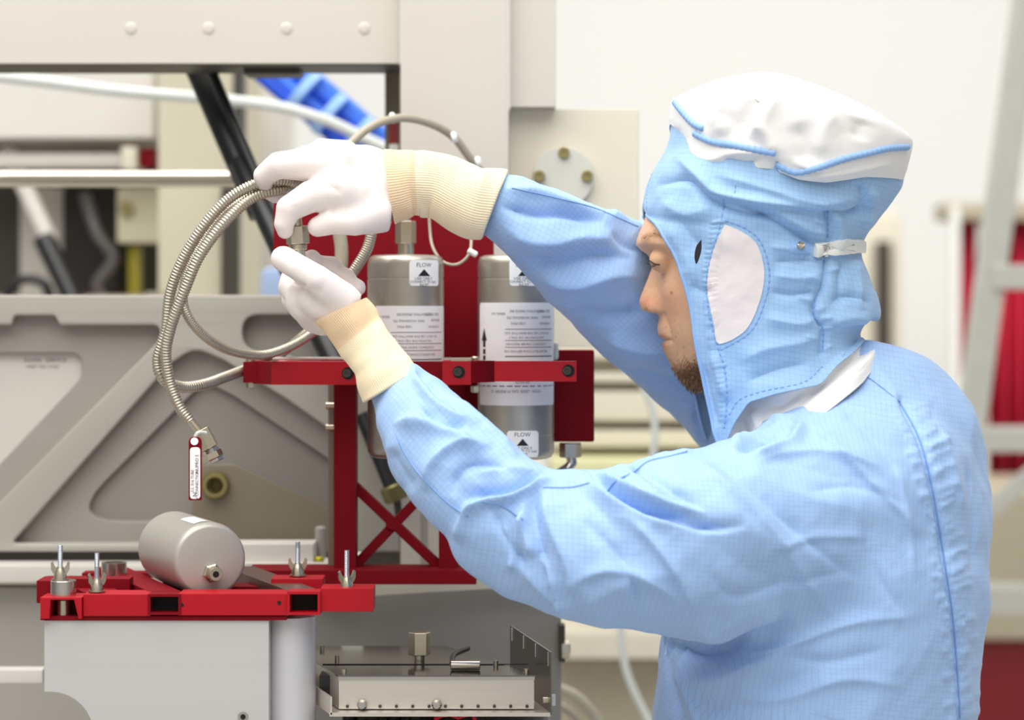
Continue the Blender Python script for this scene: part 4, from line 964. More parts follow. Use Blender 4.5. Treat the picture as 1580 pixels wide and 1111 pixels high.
# ---------------- limbs as chains of (px, py, r, d, depth factor)
left_fore = [P(596, 580, 38, 1.918), P(620, 605, 50, 1.915), P(647, 643, 69, 1.905), P(680, 690, 84, 1.885), P(737, 749, 88, 1.865), P(795, 798, 86, 1.85)]
left_up = [P(792, 806, 88, 1.85), P(880, 838, 112, 1.84), P(960, 848, 124, 1.83), P(1060, 842, 144, 1.84), P(1160, 826, 146, 1.88)]
right_arm = [P(748, 314, 42, 2.0), P(785, 322, 56, 2.0), P(835, 352, 68, 2.01), P(905, 405, 86, 2.04), P(965, 440, 100, 2.07), P(1010, 490, 96, 2.09), P(1090, 565, 92, 2.13), P(1180, 640, 105, 2.16)]
torso = [P(1322, 724, 192, 2.0, .92), P(1306, 800, 219, 2.0, 1.2), P(1287, 900, 234, 2.0, 1.26), P(1262, 1010, 240, 2.0, 1.26), P(1249, 1120, 230, 2.0, 1.25)]
hx = W(1250, 0, 2.0).x
low = [P(1249, 1120, 230, 2.0, 1.25), (hx, 2.0, 1.05, .128, 1.3), (hx, 2.0, .95, .115, 1.4)]
def leg(s, k=1.):
    return [(hx, 2.0 + s * .085, .93, .098 * k, 1), (hx - .01, 2.0 + s * .10, .52, .075 * k, 1), (hx + .02, 2.0 + s * .105, .14, .06 * k, 1)]
shoulders = [P(1200, 812, 132, 1.885), P(1330, 738, 130, 1.93), P(1345, 700, 150, 2.0), P(1260, 700, 130, 2.13)]

# ---------------- body (one continuous figure): head with face, neck, trunk, arms, hands, legs
prof_y = [300, 320, 335, 345, 360, 369, 379, 386, 393, 401, 412, 433, 455, 466, 477, 482, 484, 490, 506, 518, 524, 533, 544, 555, 569, 587, 601, 612]
prof_x = [1006, 999, 996, 993, 986, 983.5, 983, 989, 999, 1004, 1006, 998, 989, 986, 989, 1000, 1014, 1017, 1014, 1016, 1023, 1021, 1025, 1031, 1037.5, 1048, 1062, 1078]
base_y = [300, 335, 360, 379, 393, 401, 412, 433, 455, 477, 490, 506, 524, 544, 569, 587, 601, 612]
base_x = [1007, 998, 990, 988, 1003, 1008, 1011, 1014, 1016, 1018, 1021, 1024, 1028, 1034, 1041, 1050, 1063, 1080]
sig_y = [300, 345, 379, 401, 420, 445, 466, 480, 486, 500, 524, 545, 570, 612]
sig_w = [.05, .04, .030, .0085, .0085, .0095, .0135, .0145, .012, .016, .019, .020, .022, .022]
wid_y = [250, 330, 380, 420, 470, 520, 560, 590, 612]
wid_w = [.068, .073, .074, .072, .068, .062, .055, .046, .034]
def axis_fine(lo, hi, coarse, fa, fb, fine):
    return np.concatenate([np.arange(lo, fa, coarse), np.arange(fa, fb, fine), np.arange(fb, hi, coarse)])
x980 = W(976, 0, 2.0).x
bx_ = axis_fine(W(420, 0, 1.95).x - .02, W(1540, 0, 2.0).x + .02, .0045, x980, x980 + .062, .0012)
by_ = axis_fine(1.70, 2.32, .0045, 1.93, 2.07, .0016)
zf0, zf1 = W(0, 616, 2.0).z, W(0, 335, 2.0).z
bz_ = np.concatenate([np.arange(0.0, 1.0, .012), np.arange(1.0, zf0, .0045), np.arange(zf0, zf1, .0012), np.arange(zf1, 1.78, .0045)])
B = Field(bx_, by_, bz_)
shr = lambda ch, k, m=0.: [(a[0], a[1], a[2], a[3] * k - m, a[4]) for a in ch]
B.chain(shr(torso, .78), .03); B.chain(shr(low, .8), .03); B.chain(leg(-1, .8), .02); B.chain(leg(1, .8), .02)
B.chain(shr(left_fore, .55), .01); B.chain(shr(left_up, .55), .02); B.chain(shr(right_arm, .55), .02); B.chain(shr(shoulders, .75), .03)
# feet
for s in (-1, 1): B.chain([(hx + .03, 2.0 + s * .105, .06, .036, 1), (hx - .14, 2.0 + s * .115, .035, .030, 1.2)], .02)
B.chain([P(1180, 520, 105, 2.0, 1.0), P(1230, 620, 108, 2.0, 1.05), P(1280, 720, 120, 2.0, 1.1)], .03)     # neck
# head
R = B.region([x980 - .01, 1.9, W(0, 640, 2.).z], [W(1330, 0, 2.).x, 2.1, 1.75])
X = B.xs[R[0]][:, None, None]; Y = B.ys[R[1]][None, :, None] - 2.0; Z = B.zs[R[2]][None, None, :]
PY = 470 - (Z - H) * F / 2.0; xp = W(0, 0, 2.).x + np.interp(PY, prof_y, prof_x) * 2. / F; xb = W(0, 0, 2.).x + np.interp(PY, base_y, base_x) * 2. / F
sg = np.interp(PY, sig_y, sig_w); wd = np.interp(PY, wid_y, wid_w); xc = W(1130, 0, 2.).x
bump_ = (xb - xp) * np.exp(-(np.abs(Y) / sg) ** 2.4)
sock = .0085 * np.exp(-((np.abs(Y) - .031) / .014) ** 2 - ((PY - 402) / 17.) ** 2) - .003 * np.exp(-((np.abs(Y) - .040) / .018) ** 2 - ((PY - 452) / 22.) ** 2)
brow = .003 * np.exp(-((np.abs(Y) - .03) / .02) ** 2 - ((PY - 376) / 9.) ** 2)
naso = .0028 * np.exp(-((np.abs(Y) - .021 - (PY - 485) * .00012) / .004) ** 2 - ((PY - 500) / 22.) ** 2)
mouth = .0016 * np.exp(-((PY - 524.5) / 2.2) ** 2) * (np.abs(Y) < .024)
Xe = X + bump_ - sock + brow - naso - mouth
dx_ = Xe - xc; af = np.maximum(xc - xb, .01); ab_ = W(1290, 0, 2.).x - xc
a_ = np.where(dx_ < 0, af, ab_); nn = 2.35
rho = (np.abs(dx_ / a_) ** nn + np.abs(Y / wd) ** nn) ** (1 / nn)
g = (rho - 1) * np.minimum(a_, wd)
zb = W(0, 606, 2.).z + np.clip((X - W(1075, 0, 2.).x), 0, 1) * .45
g = np.maximum(g, (zb - Z))
top = np.sqrt(((X - W(1157, 0, 2.).x) / (S(164, 2.) / .078)) ** 2 + (Y / .92) ** 2 + (Z - W(0, 345, 2.).z) ** 2) - .078
g = np.where(Z > W(0, 345, 2.).z, np.maximum(g, top * .8), g)
B.smin(R, g.astype(np.float32), .006)
# nostrils, eyeballs bulge under the lids
for s in (-1, 1):
    w_ = W(1000, 480.5, 2.); B.chain([(w_.x, 2. + s * .0068, w_.z - .0002, .0030, .8), (w_.x + .005, 2. + s * .0075, w_.z - .0002, .0022, .8)], .002, sub=True)
    w_ = W(997, 476, 2.); B.chain([(w_.x + .005, 2. + s * .0105, w_.z + .0012, .0048, .8)], .003)
    w_ = W(1018, 402, 2.); B.chain([(w_.x, 2. + s * .031, w_.z, .0105, 1)], .003)

# hands: (px, py, r, d)
RH = {'palm': [[P(640, 289, 46, 1.987, .78), P(602, 290, 52, 1.985, .72), P(560, 278, 55, 1.985, .62), P(520, 262, 44, 1.985, .8)], [P(600, 300, 44, 1.98, .7), P(575, 320, 38, 1.965, .7), P(540, 300, 36, 1.962, .8)]],
      'index': [P(525, 292, 32, 1.96), P(480, 303, 25, 1.955), P(446, 322, 20.5, 1.95), P(438, 345, 15.5, 1.95), P(440, 356, 13, 1.952)],
      'middle': [P(515, 258, 36, 1.975), P(470, 254, 26, 1.968), P(430, 255, 21, 1.962), P(407, 271, 16.5, 1.968), P(408, 292, 13, 1.99), P(425, 302, 12, 2.005)],
      'ring': [P(515, 246, 30, 1.995), P(472, 245, 21, 1.987), P(436, 256, 17, 1.99), P(420, 280, 14, 2.005), P(430, 300, 12, 2.02)],
      'little': [P(530, 242, 27, 2.015), P(497, 231, 18, 2.015), P(462, 250, 15, 2.02), P(448, 278, 12.5, 2.03), P(455, 295, 11, 2.035)],
      'thumb': [P(585, 328, 32, 1.965), P(548, 342, 22, 1.955), P(515, 342, 19.5, 1.955), P(490, 350, 16, 1.957)]}
LH = {'palm': [[P(552, 512, 38, 1.93, .9), P(528, 480, 38, 1.928, .9), P(498, 458, 40, 1.93, .75), P(478, 462, 38, 1.94, .75)], [P(528, 492, 34, 1.94, .8), P(492, 478, 38, 1.955, .8)]],
      'thumb': [P(528, 466, 29, 1.924), P(490, 433, 23.5, 1.913), P(462, 414, 20.5, 1.915), P(437, 399, 19.5, 1.925)],
      'index': [P(470, 462, 25, 1.95), P(450, 443, 21, 1.96), P(452, 420, 16, 1.98), P(466, 408, 16, 1.992), P(481, 399, 14, 1.992)],
      'middle': [P(474, 470, 26, 1.965), P(455, 462, 21, 1.98), P(465, 435, 18, 1.995), P(490, 412, 18, 2.0), P(512, 411, 16, 2.0)],
      'ring': [P(485, 482, 24, 1.98), P(468, 477, 20, 1.995), P(490, 450, 19, 2.0), P(517, 426, 18, 2.005), P(534, 428, 15, 2.0)],
      'little': [P(500, 488, 21, 1.99), P(490, 484, 16, 2.0), P(512, 462, 16, 2.0), P(538, 444, 15, 2.0), P(551, 444, 13.5, 1.998)]}
def hand(fd, hd, k, grow=0.):
    for c in hd['palm']: fd.chain(c, k * 2.2, grow=grow)
    for q in ('index', 'middle', 'ring', 'little', 'thumb'):
        # fingers are joined to each other first so that they stay apart from one another
        fd.chain(hd[q], k, grow=grow)
hand(B, RH, .003, -.0058); hand(B, LH, .003, -.0058)
wr = [P(612, 290, 40, 1.988, .7), P(680, 298, 38, 1.99, .8), P(780, 319, 36, 2.0)]; wl = [P(530, 486, 36, 1.93, .8), P(570, 540, 34, 1.925, .9), P(625, 615, 34, 1.915)]
B.chain(wr, .01, grow=-.004); B.chain(wl, .01, grow=-.004)
v, f = B.mesh(); v = relax(v, f, 2, .4)
M_skin = bpy.data.materials.new('skin'); M_skin.use_nodes = True
tn = M_skin.node_tree; bs = tn.nodes['Principled BSDF']; at = tn.nodes.new('ShaderNodeAttribute'); at.attribute_name = 'complexion'
n = tn.nodes.new('ShaderNodeTexNoise'); n.inputs['Scale'].default_value = 260; n.inputs['Detail'].default_value = 5; tcn = tn.nodes.new('ShaderNodeTexCoord'); tn.links.new(tcn.outputs['Object'], n.inputs['Vector'])
mx = tn.nodes.new('ShaderNodeMix'); mx.data_type = 'RGBA'; mx.blend_type = 'MULTIPLY'; mx.inputs[0].default_value = .22
tn.links.new(at.outputs['Color'], mx.inputs[6]); tn.links.new(n.outputs[0], mx.inputs[7]); tn.links.new(mx.outputs[2], bs.inputs['Base Color'])
bs.inputs['Roughness'].default_value = .48; bs.inputs['Subsurface Weight'].default_value = .22; bs.inputs['Subsurface Radius'].default_value = (.006, .0025, .0012); bs.inputs['Subsurface Scale'].default_value = 1
bp = tn.nodes.new('ShaderNodeBump'); bp.inputs['Strength'].default_value = .15; bp.inputs['Distance'].default_value = .001; tn.links.new(n.outputs[0], bp.inputs['Height']); tn.links.new(bp.outputs[0], bs.inputs['Normal'])
body = mesh_obj('body', v, f, M_skin, person)
u, w = project(v); yl = np.abs(v[:, 1] - 2.0)
C = np.tile(np.array(lin((236, 188, 148))[:3]), (len(v), 1))
def tint(mask, col):
    global C
    C = C * (1 - mask[:, None]) + np.array(lin(col)[:3]) * mask[:, None]
G = lambda cx, cy, sx, sy: np.exp(-((u - cx) / sx) ** 2 - ((w - cy) / sy) ** 2)
tint(.55 * G(1000, 468, 16, 14), (214, 128, 100)); tint(.35 * G(1040, 465, 22, 30), (216, 140, 110)); tint(.8 * G(1020, 533, 8, 9) * (yl < .024), (196, 110, 98))
tint(.7 * G(1020, 519, 7, 4) * (yl < .022), (196, 118, 100))
tint(.35 * G(1015, 408, 9, 8), (168, 112, 90)); tint(.85 * G(998, 370, 9, 6), (172, 132, 96)); tint(.55 * G(1010, 365, 14, 6), (186, 142, 104))
bd = np.clip((w - (548 + (1060 - u) * .35)) / 26, 0, 1) * (u < 1110) * (u > 1000) * (w > 530) * (w < 640); bd *= .6 + .4 * np.sin(u * 3.1 + w * 1.7) * np.sin(u * .9 - w * 2.3)
tint(np.clip(bd, 0, 1), (104, 74, 48)); st = np.clip((w - 488) / 40, 0, 1) * (u < 1110) * (u > 1000) * (w < 640) * .22; tint(st, (150, 112, 84))
tint(.9 * np.exp(-((u - 1036) / 2.0) ** 2 - ((w - 452) / 1.8) ** 2) * (v[:, 1] < 2), (120, 78, 62))
for (a_x, a_y) in ((1028, 505), (1036, 512), (1046, 514), (1043, 520), (1055, 536), (1041, 495), (1026, 434)): tint(.5 * np.exp(-((u - a_x) / 1.4) ** 2 - ((w - a_y) / 1.4) ** 2) * (v[:, 1] < 2), (130, 88, 68))
ca_ = body.data.color_attributes.new('complexion', 'FLOAT_COLOR', 'POINT'); ca_.data.foreach_set('color', np.concatenate([C, np.ones((len(C), 1))], 1).ravel())
bvb = bvh_of([body])
M_hair = mat('brown_hair', (140, 98, 60), .6); M_lash = mat('dark_lash', (60, 44, 38), .6); M_browh = mat('light_brown_hair', (176, 134, 98), .6)
def hairs(name, spots, m, r, L, dirf, n):
    V = []; Fc = []
    for _ in range(n):
        (px, py) = spots(); q, nn_ = cast(bvb, px, py)
        if not q or abs(q.y - 2.) > .09: continue
        dv = dirf(px, py); dv = (dv - nn_ * dv.dot(nn_) * .7 + nn_ * .25).normalized(); l = L * random.uniform(.6, 1.2)
        sd_ = dv.orthogonal().normalized() * r; a, b, c = q - nn_ * .0003, q + dv * l * .55 + nn_ * .0002, q + dv * l + Vector((0, 0, -.0006)); k = len(V); s2 = dv.cross(sd_)
        V += [a + sd_, a - sd_, a + s2, b + sd_ * .8, b - sd_ * .8, b + s2 * .8, c]
        Fc += [(k, k + 1, k + 4, k + 3), (k + 1, k + 2, k + 5, k + 4), (k + 2, k, k + 3, k + 5), (k + 3, k + 4, k + 6), (k + 4, k + 5, k + 6), (k + 5, k + 3, k + 6)]
    if V: return mesh_obj(name, V, Fc, m, person)
def beard_spot():
    while 1:
        px, py = random.uniform(1032, 1094), random.uniform(545, 608)
        if random.random() < min(1, max(.03, (py - 552 - (1060 - px) * .3) / 22)): return px, py
hairs('beard', beard_spot, M_hair, .00012, .0030, lambda a, b: Vector((-.35, -.1, -1)), 2600)
hairs('eyebrow', lambda: (lambda s: (988 + s * 30, 372 - 9 * math.sin(s * 2.2) + random.gauss(0, 2.8)))(random.random()), M_browh, .00008, .004, lambda a, b: Vector((1, -.2, .25)), 170)
# eyelid line and lashes, near side
lid = []
for k in range(9):
    s = k / 8; q, nn_ = cast(bvb, 1003 + s * 15, 402 + 6 * s + 2 * math.sin(s * 3.1))
    if q: lid.append(q + nn_ * .0003)
if len(lid) > 3:
    v_, f_ = tube_vf(np.array([tuple(q) for q in lid]), .00055, 6); mesh_obj('eyelid_line', v_, f_, M_lash, person)
    lm = MB()
    for q in lid[:7]:
        for _ in range(3): e_ = q + Vector((random.uniform(-.0045, -.003), random.uniform(-.0015, .0005), random.uniform(-.0028, -.0012))); lm.tube([q, (q + e_) / 2 + Vector((0, 0, -.0004)), e_], .00013, 4, .001)
    lm.build('eyelashes', M_lash, person, sharp=None)

# ---------------- gloves
def glove(name, label, hd, lo, hi, cut_p, cut_n, d, res=.0013):
    fd = Field(np.arange(lo[0], hi[0], res), np.arange(lo[1], hi[1], res), np.arange(lo[2], hi[2], res))
    hand(fd, hd, .0045)
    X = fd.xs[:, None, None]; Y = fd.ys[None, :, None]; Z = fd.zs[None, None, :]
    pl_ = (X - cut_p.x) * cut_n.x + (Y - cut_p.y) * cut_n.y + (Z - cut_p.z) * cut_n.z
    fd.f = np.maximum(fd.f, pl_.astype(np.float32))
    v, f = fd.mesh(); v = relax(v, f, 4, .5); N = normals(v, f)
    return v, f, N
a, b = W(380, 390, 1.93), W(640, 195, 2.07)
cp = W(615, 290, 1.99); cn = (W(612, 285, 1.99) - W(590, 281, 1.99)).normalized()
v, f, N = glove('glove', '', RH, (a.x, 1.90, a.z), (b.x, 2.08, b.z), cp, cn, 1.98)
v += N * (waves(v, .012, 40, 8, 3)[:, None] + strokes(v, N, [([(468, 279), (500, 283), (530, 300)], 7, -1.8), ([(505, 325), (530, 329), (548, 327)], 4, -2.2), ([(520, 262), (560, 268)], 16, -1.2), ([(452, 300), (456, 318)], 6, .6), ([(560, 300), (600, 312)], 12, -.8), ([(500, 237), (560, 250)], 10, -.8)])[:, None])
g1 = mesh_obj('glove', v, f, M_glove, person)
a, b = W(400, 520, 1.9), W(575, 365, 2.06)
cp = W(534, 487, 1.93); cn = (W(545, 490, 1.93) - W(510, 454, 1.93)).normalized(); cn = Vector((cn.x, .0, cn.z)).normalized()
v, f, N = glove('glove', '', LH, (a.x, 1.86, a.z), (b.x, 2.06, b.z), cp, cn, 1.94)
v += N * (waves(v, .012, 40, 8, 4)[:, None] + strokes(v, N, [([(440, 428), (458, 438), (474, 444)], 4, -2.6), ([(474, 444), (500, 452)], 10, -1.2), ([(450, 470), (470, 488), (490, 505)], 8, -1.0)])[:, None])
g2 = mesh_obj('glove', v, f, M_glove, person)

def cuff(stations, parent, nrib=84, d_amp=.00026, split=.3, name='knit_cuff'):
    """knitted tube: stations (px, py, half width px, d, depth factor)"""
    C_ = np.array([tuple(W(s[0], s[1], s[3])) for s in stations]); L = np.concatenate([[0], np.cumsum(np.linalg.norm(np.diff(C_, axis=0), axis=1))])
    q = np.linspace(0, L[-1], 70); path = smooth_path(C_, L[-1] / 69)[:70]; n = len(path); q = np.linspace(0, L[-1], n)
    rad = np.interp(q, L, [S(s[2], s[3]) for s in stations]); ky = np.interp(q, L, [s[4] for s in stations])
    for _ in range(4): rad[1:-1] = (rad[:-2] + rad[1:-1] * 2 + rad[2:]) / 4
    T = np.gradient(path, axis=0); T /= np.linalg.norm(T, axis=1)[:, None]
    tilt = [s[5] if len(s) > 5 else 0 for s in stations]; tl = np.interp(q, L, tilt)
    Yv = np.array([0, 1., 0]); Pv = np.cross(T, Yv); Pv /= np.linalg.norm(Pv, axis=1)[:, None]
    seg = 440; an = np.arange(seg) * 2 * np.pi / seg
    rr = rad[:, None] + (.0011 * np.sin(q * 95 + 1)[:, None] * np.sin(an * 2 + q[:, None] * 60)[0:1] if 0 else 0) + .0007 * np.sin(an[None] * 5 + q[:, None] * 120) * np.sin(q * 60)[:, None] + d_amp * np.cos(an * nrib)[None] + .00045 * np.sin(q * 150)[:, None] * np.sin(an * 3 + 1)[None] + .00015 * np.sin(q * 400 + 2)[:, None]
    V = path[:, None] + Pv[:, None] * (np.cos(an)[None] * rr)[..., None] + Yv * (np.sin(an)[None] * rr * ky[:, None])[..., None] + T[:, None] * (np.cos(an)[None] * tl[:, None])[..., None]
    # rolled hem folds in
    V2 = np.concatenate([V, path[-1] + (V[-1:] - path[-1]) * .94 + T[-1] * .0012, path[-1] + (V[-1:] - path[-1]) * .86 - T[-1] * .004]); m = len(V2)
    i = np.arange(m * seg).reshape(m, seg); j = np.roll(i, -1, 1); f = np.stack([i[:-1], j[:-1], j[1:], i[1:]], -1).reshape(-1, 4)
    o = mesh_obj(name, V2.reshape(-1, 3), f, M_cuff, parent); o.data.materials.append(M_cuff2); k = np.zeros(len(f), dtype=np.int32); k[:int((m - 3) * split) * seg] = 1; o.data.polygons.foreach_set('material_index', k); return o
cuff([(601, 288, 58, 1.976, .86), (616, 286, 55, 1.978, .88), (632, 283, 50, 1.982, .88), (642, 283, 49, 1.985, .88), (652, 283, 51, 1.987, .88), (676, 286, 50, 1.99, .9), (706, 301, 53, 1.99, .92), (735, 313, 56, 1.99, .95), (762, 317, 56, 1.995, 1, .008)], g1, split=.27)
cuff([(525, 478, 42, 1.926, 1.02, .006), (536, 491, 43, 1.927, 1.0, .004), (552, 513, 41, 1.928, 1.0), (566, 532, 40, 1.925, 1.02), (581, 555, 40, 1.92, 1.04), (592, 574, 46, 1.918, 1.02), (604, 594, 50, 1.917, 1.02)], g2, split=.34)

# ---------------- coverall
cs_ = .0036
fx = np.arange(W(560, 0, 1.9).x, W(1560, 0, 2.).x, cs_); fy = np.arange(1.69, 2.34, cs_); fz = np.concatenate([np.arange(.06, 1.14, .012), np.arange(1.14, 1.70, cs_)])
K = Field(fx, fy, fz)
K.chain(torso, .04); K.chain(low, .03); K.chain(leg(-1), .03); K.chain(leg(1), .03); K.chain(shoulders, .03)
K.chain(right_arm, .03); K.chain(left_up, .022); K.chain(left_fore, .008); K.chain([P(737, 842, 34, 1.85), P(800, 860, 62, 1.845)], .012)
# open sleeve ends
def cut(p, n, rad):
    R = K.region([p.x - rad, p.y - rad, p.z - rad], [p.x + rad, p.y + rad, p.z + rad]); X = K.xs[R[0]][:, None, None]; Y = K.ys[R[1]][None, :, None]; Z = K.zs[R[2]][None, None, :]
    g = ((X - p.x) * n.x + (Y - p.y) * n.y + (Z - p.z) * n.z).astype(np.float32); K.f[R] = np.maximum(K.f[R], -g)
v, f = K.mesh(); v = relax(v, f, 5, .5); v, f = subdiv(v, f); N = normals(v, f)
exec_folds = True
v = v + N * (waves(v, .10, 9, 10, 11) + crumple(v, 1.1, 5., 5) + crumple(v, .35, 16., 15))[:, None]
N = normals(v, f)
LF = [([(912, 732), (950, 762), (1013, 795), (1095, 814), (1150, 812)], 9, -6.5, .8), ([(905, 722), (950, 745), (1015, 775), (1090, 792)], 10, 6, -.4), ([(830, 856), (852, 894), (872, 948)], 10, 4.5, .8), ([(760, 780), (790, 850), (792, 866), (812, 765)], 7, 4),
    ([(1040, 700), (1090, 725), (1160, 790), (1230, 880), (1290, 960)], 13, 4, .8), ([(1080, 700), (1150, 750), (1240, 830), (1330, 900)], 12, -4, .5), ([(1230, 640), (1290, 690), (1370, 770), (1420, 830)], 11, 3.5, .7), ([(1290, 620), (1350, 680), (1400, 740)], 9, -3),
    ([(900, 800), (960, 870), (1000, 950)], 13, -3.5, .5), ([(960, 790), (1040, 880), (1080, 960)], 12, 3.8, .8), ([(880, 900), (940, 880), (1010, 900), (1060, 940)], 10, 3.2, .5), ([(800, 870), (850, 920), (900, 940)], 10, 3), ([(1090, 870), (1130, 920), (1220, 900), (1320, 880)], 12, -3.2, .5),
    ([(1150, 1010), (1240, 985), (1330, 960), (1420, 950)], 12, 3.6, .6), ([(1100, 1070), (1200, 1080), (1300, 1050), (1400, 1060)], 13, 3.4, .6), ([(1200, 1010), (1280, 1020), (1380, 1000)], 11, -3), ([(1380, 700), (1400, 800), (1410, 900)], 9, 2.8, .6), ([(1330, 800), (1350, 880), (1400, 960)], 10, -2.6, .5),
    ([(1160, 720), (1220, 700), (1290, 700), (1360, 720)], 10, 3.2, .7), ([(1180, 850), (1260, 830), (1350, 830)], 10, 2.8, .6), ([(1240, 760), (1320, 750), (1400, 780)], 9, -2.6), ([(1440, 640), (1470, 720), (1490, 800)], 10, 3, .5), ([(1490, 700), (1505, 800), (1500, 900)], 8, -2.5),
    # left sleeve and body, near the viewer (px, width, mm)
    # forearm
    ([(632, 560), (650, 600), (690, 640), (740, 660)], 9, 4.5, .5), ([(605, 655), (650, 650), (700, 668), (740, 700)], 11, 5, -.6), ([(640, 625), (680, 655), (720, 662)], 6, -4),
    ([(660, 760), (665, 720), (700, 690), (760, 690)], 12, 4.5, .5), ([(700, 770), (705, 735), (735, 715), (800, 730)], 8, -4.5), ([(735, 730), (790, 725), (850, 740)], 9, 4),
    ([(600, 690), (612, 720), (640, 760)], 14, -3), ([(690, 610), (740, 650), (800, 705)], 10, 3.5), ([(640, 575), (670, 600), (680, 620)], 5, -4),
    # elbow fold: flap of the upper sleeve over the forearm
    ([(720, 800), (745, 778), (790, 770), (830, 750), (862, 740)], 9, 6.5, .6), ([(705, 835), (722, 795), (745, 770)], 8, 5), ([(712, 775), (745, 762), (800, 752), (850, 732)], 8, -6, 0),
    ([(760, 780), (775, 820), (800, 862), (815, 868)], 10, -5.5, .4), ([(800, 790), (815, 830), (822, 862)], 9, 4), ([(830, 752), (822, 790), (828, 830), (850, 900)], 10, -5), ([(838, 745), (845, 800), (880, 880), (890, 940)], 16, 4, .3),
    ([(870, 740), (910, 770), (960, 830), (980, 900)], 24, -3.2), ([(850, 735), (900, 730), (950, 770), (1010, 800), (1080, 810)], 12, 5.5, -.8), ([(905, 722), (960, 725), (1000, 755), (1040, 775)], 11, 4),
    ([(880, 722), (930, 745), (990, 785), (1060, 800)], 9, -5.5), ([(950, 740), (990, 730), (1040, 760), (1090, 790)], 8, -3.5), ([(960, 735), (1000, 708), (1050, 700), (1085, 690)], 7, 3.5),
    ([(1120, 690), (1160, 665), (1200, 650), (1225, 640)], 10, 6, -.5), ([(1135, 695), (1170, 680), (1205, 675), (1225, 665)], 9, -7), ([(1150, 710), (1200, 690), (1235, 665), (1228, 640)], 9, 5),
    ([(880, 950), (960, 900), (1060, 880)], 26, 3), ([(930, 970), (1010, 990), (1060, 1000)], 14, -3), ([(1000, 985), (1060, 1005), (1110, 1000), (1160, 975), (1230, 955)], 16, -9, -.4),
    ([(1060, 960), (1110, 975), (1160, 955), (1220, 935)], 20, 6), ([(1020, 1040), (1100, 1050), (1180, 1020), (1260, 980)], 26, 5), ([(1040, 1085), (1120, 1090), (1200, 1060), (1300, 1010)], 22, -3.5),
    ([(1100, 760), (1160, 820), (1230, 850), (1310, 860)], 26, 3.4), ([(1090, 830), (1160, 880), (1240, 900)], 24, -2.6), ([(1130, 700), (1220, 760), (1340, 790)], 20, 3), ([(1180, 700), (1280, 730), (1380, 740)], 16, -2.4),
    ([(1270, 620), (1340, 640), (1400, 690)], 18, 2.6), ([(1330, 540), (1370, 590), (1390, 640)], 10, 3), ([(1350, 530), (1400, 560), (1440, 610)], 10, -3), ([(1240, 655), (1290, 615), (1350, 560)], 12, 3.5),
    ([(1390, 620), (1420, 680), (1440, 760), (1455, 850), (1470, 950), (1478, 1050), (1482, 1120)], 5, -3.2, 0, 0), ([(1200, 920), (1260, 1000), (1270, 1111)], 30, 2.6), ([(1350, 850), (1380, 950), (1370, 1080)], 30, 2.6),
    ([(1300, 900), (1330, 990), (1320, 1111)], 26, -2.4), ([(1020, 990), (1035, 1050), (1050, 1120)], 8, -4), ([(1040, 990), (1060, 1050), (1075, 1120)], 9, 3.5)]
LF = [(a[0], a[1], a[2] * (.62 if np.mean([p[0] for p in a[0]]) > 1080 and a[1] > 8 and abs(a[2]) < 5 else 1.)) + tuple(a[3:]) for a in LF]
for k in range(46):    # puckers gathered along the back seam
    y_ = 636 + k * 10.6 + random.uniform(-3, 3); x_ = np.interp(y_, [620, 680, 760, 850, 950, 1050, 1120], [1390, 1420, 1440, 1455, 1470, 1478, 1482]); l_ = random.uniform(12, 46)
    LF.append(([(x_ + 2, y_), (x_ + l_ * .5, y_ - 6 - random.random() * 6), (x_ + l_, y_ - 14)], random.uniform(3.5, 7), random.uniform(.5, 1.7))); LF.append(([(x_ - 2, y_ + 4), (x_ - l_ * .6, y_ + 9)], 5.5, random.uniform(.7, 1.6)))
RF = [([(775, 290), (830, 300), (900, 325), (960, 350)], 12, 4.5, .4), ([(768, 318), (820, 330), (870, 330), (930, 345)], 10, -6, .5), ([(770, 345), (830, 372), (900, 368), (960, 375)], 16, 5.5),
      ([(800, 400), (860, 408), (920, 395), (980, 400)], 12, -6), ([(830, 430), (890, 440), (950, 425), (1000, 430)], 14, 4), ([(880, 480), (940, 490), (1000, 480)], 12, -3.5), ([(930, 520), (1000, 540), (1060, 530)], 14, 4),
      ([(960, 570), (1030, 590), (1080, 590)], 12, -4), ([(930, 330), (970, 350), (990, 370)], 10, 4), ([(940, 360), (975, 380), (1000, 385)], 7, -3.5), ([(800, 275), (850, 290), (920, 312), (980, 335)], 5, -2.2),
      ([(1060, 620), (1075, 660), (1085, 690)], 9, 3)]
Dd = 1.5 * strokes(v, N, LF, 0, 2.02)
u, w = project(v); isR = (v[:, 1] > 1.9) & (u < 1110) & (w < 700) & (w < 700 - (1100 - u) * .72)
Dr = 1.6 * strokes(v, N, RF, 1.88, 2.4); Dd = np.where(isR, Dr, Dd)
v = v + N * Dd[:, None]; v = relax(v, f, 1, .3)
suit = mesh_obj('coverall', v, f, M_cloth, person)
bones = [(left_fore[0], left_fore[-1]), (left_up[0], left_up[-1]), (right_arm[0], right_arm[3]), (right_arm[4], right_arm[-1]), (torso[0], torso[-1]), (leg(-1)[0], leg(-1)[2]), (leg(1)[0], leg(1)[2])]
add_weave(suit, v, bones)
bvs = bvh_of([suit])
def seam(pts, r=.0006, off=.0002, par=None, m=None, bv=None): return cord(bv or bvs, pts, r, 'seam', m or M_seam, par or suit, off, 4, 6)
seam([(1388, 620), (1420, 680), (1440, 760), (1455, 850), (1470, 950), (1478, 1050), (1481, 1108)], .0007)
seam([(1318, 568), (1350, 590), (1388, 620)]); seam([(745, 774), (775, 780), (806, 802)], .0008); seam([(838, 752), (880, 752), (910, 745)], .0006)
seam([(938, 758), (950, 742), (975, 730), (1000, 712), (1030, 705), (1060, 697)], .0007)
